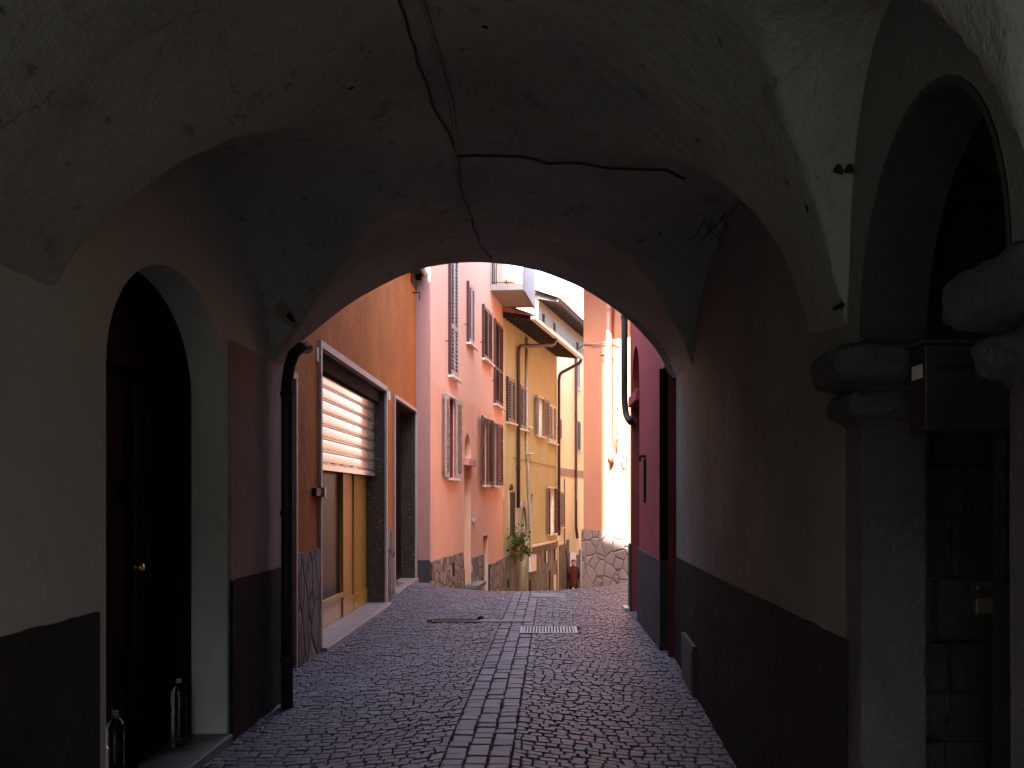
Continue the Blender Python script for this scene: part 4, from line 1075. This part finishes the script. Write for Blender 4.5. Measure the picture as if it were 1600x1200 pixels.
k = FC.S(966.5); pipe(FC, [(k, .07, FC.H(966, 545)), (k, .07, FC.H(966, 700))], .028, 'conduit', M['palepipe'], EH, [(k, .07, 3.9), (k, .07, 3.3), (k, .07, 2.7)])
mb = MB(); mb.tube([FC.P(0, .03, FC.H(914, 536)), FC.P(FC.S(935), .05, FC.H(935, 538)), FC.P(FC.S(957), .04, FC.H(957, 533)), FC.P(FC.S(975), .12, FC.H(975, 530))], .011, 6)
mb.build('cable', M['palepipe'], EH)
mb = MB(); c = FC.P(FC.S(980), .1, FC.H(980, 712)); mb.tube([c+FC.d*.09*math.cos(a)+Vector((0, 0, .13*math.sin(a))) for a in [6.283*k/14 for k in range(15)]], .012, 6); mb.build('cable_loop', M['palepipe'], EH)
mb = MB(); c = FC.P(FC.S(944), 0, FC.H(944, 556)); mb.tube([c, c+FC.n*.08, c+FC.n*.09+FC.d*.12], .014, 6); mb.build('iron_bracket', M['iron'], EH)

# ---- crimson house
CH = thing('crimson_house', (1.9, 12.3, 0), 'crimson plastered house with grey base and arched niche by the archway', 'building')
FK = Frame(1.25, 10.16, 0, 1, -1)
kA, kB = FK.S(999), FK.S(987.5); SK = 4.35
facade(FK, 0, SK, -.3, 7.0, [(-.001, FK.S(1035), -.3, 2.92), (kA, kB, -.3, 2.82), (kA, kB, 2.98, 3.60, 3.02)], .32).build('wall', M['crimson'], CH)
body(CH, [(1.60, 10.14), (7, 10.14), (7, 14.5), (1.6, 14.5)], -.3, 7.0, M['crimson'])
MB().q([FK.P(SK, 0, -.3), FK.P(SK, -.4, -.3), FK.P(SK, -.4, 7), FK.P(SK, 0, 7)]).build('end_wall', M['crimson'], CH)
mb = MB(); mb.box(FK, FK.S(1035)+.001, kA-.001, 0, .03, -.2, .93); mb.box(FK, kB+.001, SK, 0, .03, -.2, .93); mb.box(FK, FK.S(1035)-.03, FK.S(1035)-.001, -.31, .03, -.2, .93)
mb.build('dado', plaster('grey_dado_render', (.085, .08, .085), .15, .3, .9, .6), CH)
MB().box(FK, kA, kB, -.31, -.28, -.2, 2.82).build('door', M['maroon'], CH); MB().box(FK, kA, kB, -.31, -.29, 2.98, 3.6).build('fanlight', M['maroon_red'], CH)
MB().box(FK, 0, FK.S(1035), -.318, -.29, -.2, 2.92).build('door', M['darkwood'], CH)
MB().box(FK, kA-.02, kB+.02, 0, .05, 2.83, 2.97).build('door_lintel', M['crimson'], CH, bevel=.01)
MB().box(FK, FK.S(1035)-.022, FK.S(1035)-.001, -.30, .031, .931, 2.92).build('jamb_shade_sheet', M['darkwood'], CH)  # dark sheet added over the crimson jamb, standing in for its shade
mb = MB(); s_ = FK.S(1009); c = FK.P(s_, 0, 2.08); mb.tube([c, c+FK.n*.07, c+FK.n*.075+Vector((0, 0, -.06))], .022, 8); mb.box(FK, s_-.055, s_+.045, .002, .03, 1.52, 2.05)
mb.build('iron_strap', M['iron'], CH)
k = SK-.08; pipe(FK, [(k, .09, 7.0), (k, .09, 2.95), (k-.05, .07, 2.72), (k-.25, .02, 2.62)], .045, 'downpipe', M['black'], CH, [(k, .09, 4.1), (k, .09, 5.5)])
mb = MB(); mb.box(FK, kB+.02, SK+.1, 0.031, .10, -.2, .04); mb.build('doorstep', M['whitestone'], CH)
mb = MB(); mb.box(FK, -.02, SK+.1, -4, .3, 7.0, 7.15); mb.build('roof', M['tile'], CH)

# unseen house added behind the camera to limit light entering from the rear
BH = thing('rear_light_block', (0, -12, 0), 'plain unseen house block added behind the passage to limit light from the rear', 'building')
mb = MB(); mb.prism([(-14, -20), (14, -20), (14, -14), (-14, -14)], -.3, 6.0); mb.build('wall', M['body'], BH)
MB().box(WORLD, -.6, .6, -13.99, -13.94, 0, 2.2).build('door', M['darkwood'], BH)
MB().box(WORLD, -14.3, 14.3, -20.3, -13.6, 6.0, 6.15).build('roof', M['tile'], BH)

# ------------------------------------------------------------------ bottles on the doorstep
def bottle(x, y, z, hgt, label):
    T = thing('water_bottle', (x, y, z), label, 'bottle', 'water bottles on the doorstep')
    k = hgt/.40; r = .046*k; pr = [(r*.82, 0), (r, .012)]
    zz = .02
    for j in range(7): pr += [(r, zz*k), (r*.93, (zz+.012)*k), (r, (zz+.024)*k)]; zz += .026
    pr += [(r*.86, .215*k), (r*.86, .225*k)]; zz = .235
    for j in range(3): pr += [(r, zz*k), (r*.94, (zz+.012)*k), (r, (zz+.022)*k)]; zz += .026
    pr += [(r*.96, .325*k), (r*.75, .352*k), (r*.40, .372*k), (r*.32, .378*k)]
    MB().lathe((x, y, z+.001), pr, 24).build('body', M['pet'], T, smooth=True)
    MB().lathe((x, y, z+.001), [(r*.36, .379*k), (r*.36, .398*k), (r*.3, .402*k)], 16).build('cap', M['palepipe'], T)
bottle(-2.235, 6.30, .062, .41, 'clear plastic water bottle at the far end of the dark doorstep')
bottle(-2.22, 5.32, .062, .42, 'clear plastic water bottle at the near end of the dark doorstep')

# ------------------------------------------------------------------ person far down the street
def person(x, y):
    z = gz(x, y)
    T = thing('person', (x, y, z), 'person in a dark red coat and dark trousers walking far down the street', 'person')
    J = {'pelvis': (0, 0, .93), 'waist': (0, 0, 1.08), 'chest': (0, .0, 1.32), 'neck': (0, 0, 1.50), 'head': (0, -.01, 1.60), 'top': (0, 0, 1.70),
         'hl': (-.09, 0, .90), 'kl': (-.10, .10, .50), 'al': (-.10, .02, .09), 'tl': (-.10, .16, .04),
         'hr': (.09, 0, .90), 'kr': (.10, .03, .50), 'ar': (.10, -.20, .12), 'tr': (.10, -.08, .04),
         'sl': (-.18, 0, 1.42), 'el': (-.23, -.08, 1.15), 'wl': (-.24, .03, .90), 'sr': (.18, 0, 1.42), 'er': (.23, .04, 1.15), 'wr': (.22, .16, .93)}
    rad = dict(pelvis=.15, waist=.13, chest=.155, neck=.055, head=.095, top=.07, hl=.085, kl=.06, al=.04, tl=.035, hr=.085, kr=.06, ar=.04, tr=.035, sl=.06, el=.045, wl=.032, sr=.06, er=.045, wr=.032)
    E = [('pelvis', 'waist'), ('waist', 'chest'), ('chest', 'neck'), ('neck', 'head'), ('head', 'top'), ('pelvis', 'hl'), ('hl', 'kl'), ('kl', 'al'), ('al', 'tl'), ('pelvis', 'hr'), ('hr', 'kr'), ('kr', 'ar'), ('ar', 'tr'),
         ('chest', 'sl'), ('sl', 'el'), ('el', 'wl'), ('chest', 'sr'), ('sr', 'er'), ('er', 'wr')]
    names = list(J); me = bpy.data.meshes.new('body'); me.from_pydata([J[n] for n in names], [(names.index(a), names.index(b)) for a, b in E], [])
    o = bpy.data.objects.new('body', me); C.objects.link(o); o.parent = T
    me.materials.append(M['trousers'])
    sk = o.modifiers.new('skin', 'SKIN')
    for i, n in enumerate(names): me.skin_vertices[0].data[i].radius = (rad[n], rad[n]*.85)
    me.skin_vertices[0].data[0].use_root = True
    ss = o.modifiers.new('sub', 'SUBSURF'); ss.levels = ss.render_levels = 2
    coat = MB(); coat.lathe((0, 0, 0), [(.24, .62), (.23, .8), (.20, 1.0), (.20, 1.2), (.215, 1.38), (.15, 1.47), (.07, 1.51)], 20)
    for sx, P in ((-1, ('sl', 'el', 'wl')), (1, ('sr', 'er', 'wr'))): coat.tube([J[q] for q in P], [.085, .07, .055], 12)
    coat.v = [Vector((v.x*.8, v.y, v.z))+Vector((x, y, z)) for v in coat.v]
    coat.build('coat', M['redcoat'], T, smooth=True)
    hd = MB().lathe((x, y-.01, z), [(.045, 1.49), (.06, 1.53), (.085, 1.58), (.092, 1.63), (.08, 1.69), (.04, 1.73)], 16).build('head', M['skin'], T, smooth=True)
    MB().lathe((x, y+.004, z), [(.088, 1.60), (.10, 1.64), (.09, 1.71), (.045, 1.752)], 16).build('hair', M['hair'], T, smooth=True)
person((896-847)/F*42, 42)

# bits lying by the grates
mb = MB(); mb.box(WORLD, -1.46, -1.40, 12.98, 13.16, .0, .035)
single(mb, 'brick_fragment', M['terra'], (-1.43, 13.07, 0), 'small orange brick piece at the left end of the dark grate', 'brick piece')
mb = MB(); mb.lathe((-.80, 13.28, 0), [(.03, 0), (.045, .012), (.035, .03), (.01, .04)], 9); 
for v in mb.v: v.x += random.uniform(-.012, .012); v.y += random.uniform(-.01, .01)
single(mb, 'dirt_clod', M['dark_fill'], (-.80, 13.28, 0), 'small dark clod lying just behind the row of channel stones', 'clod')
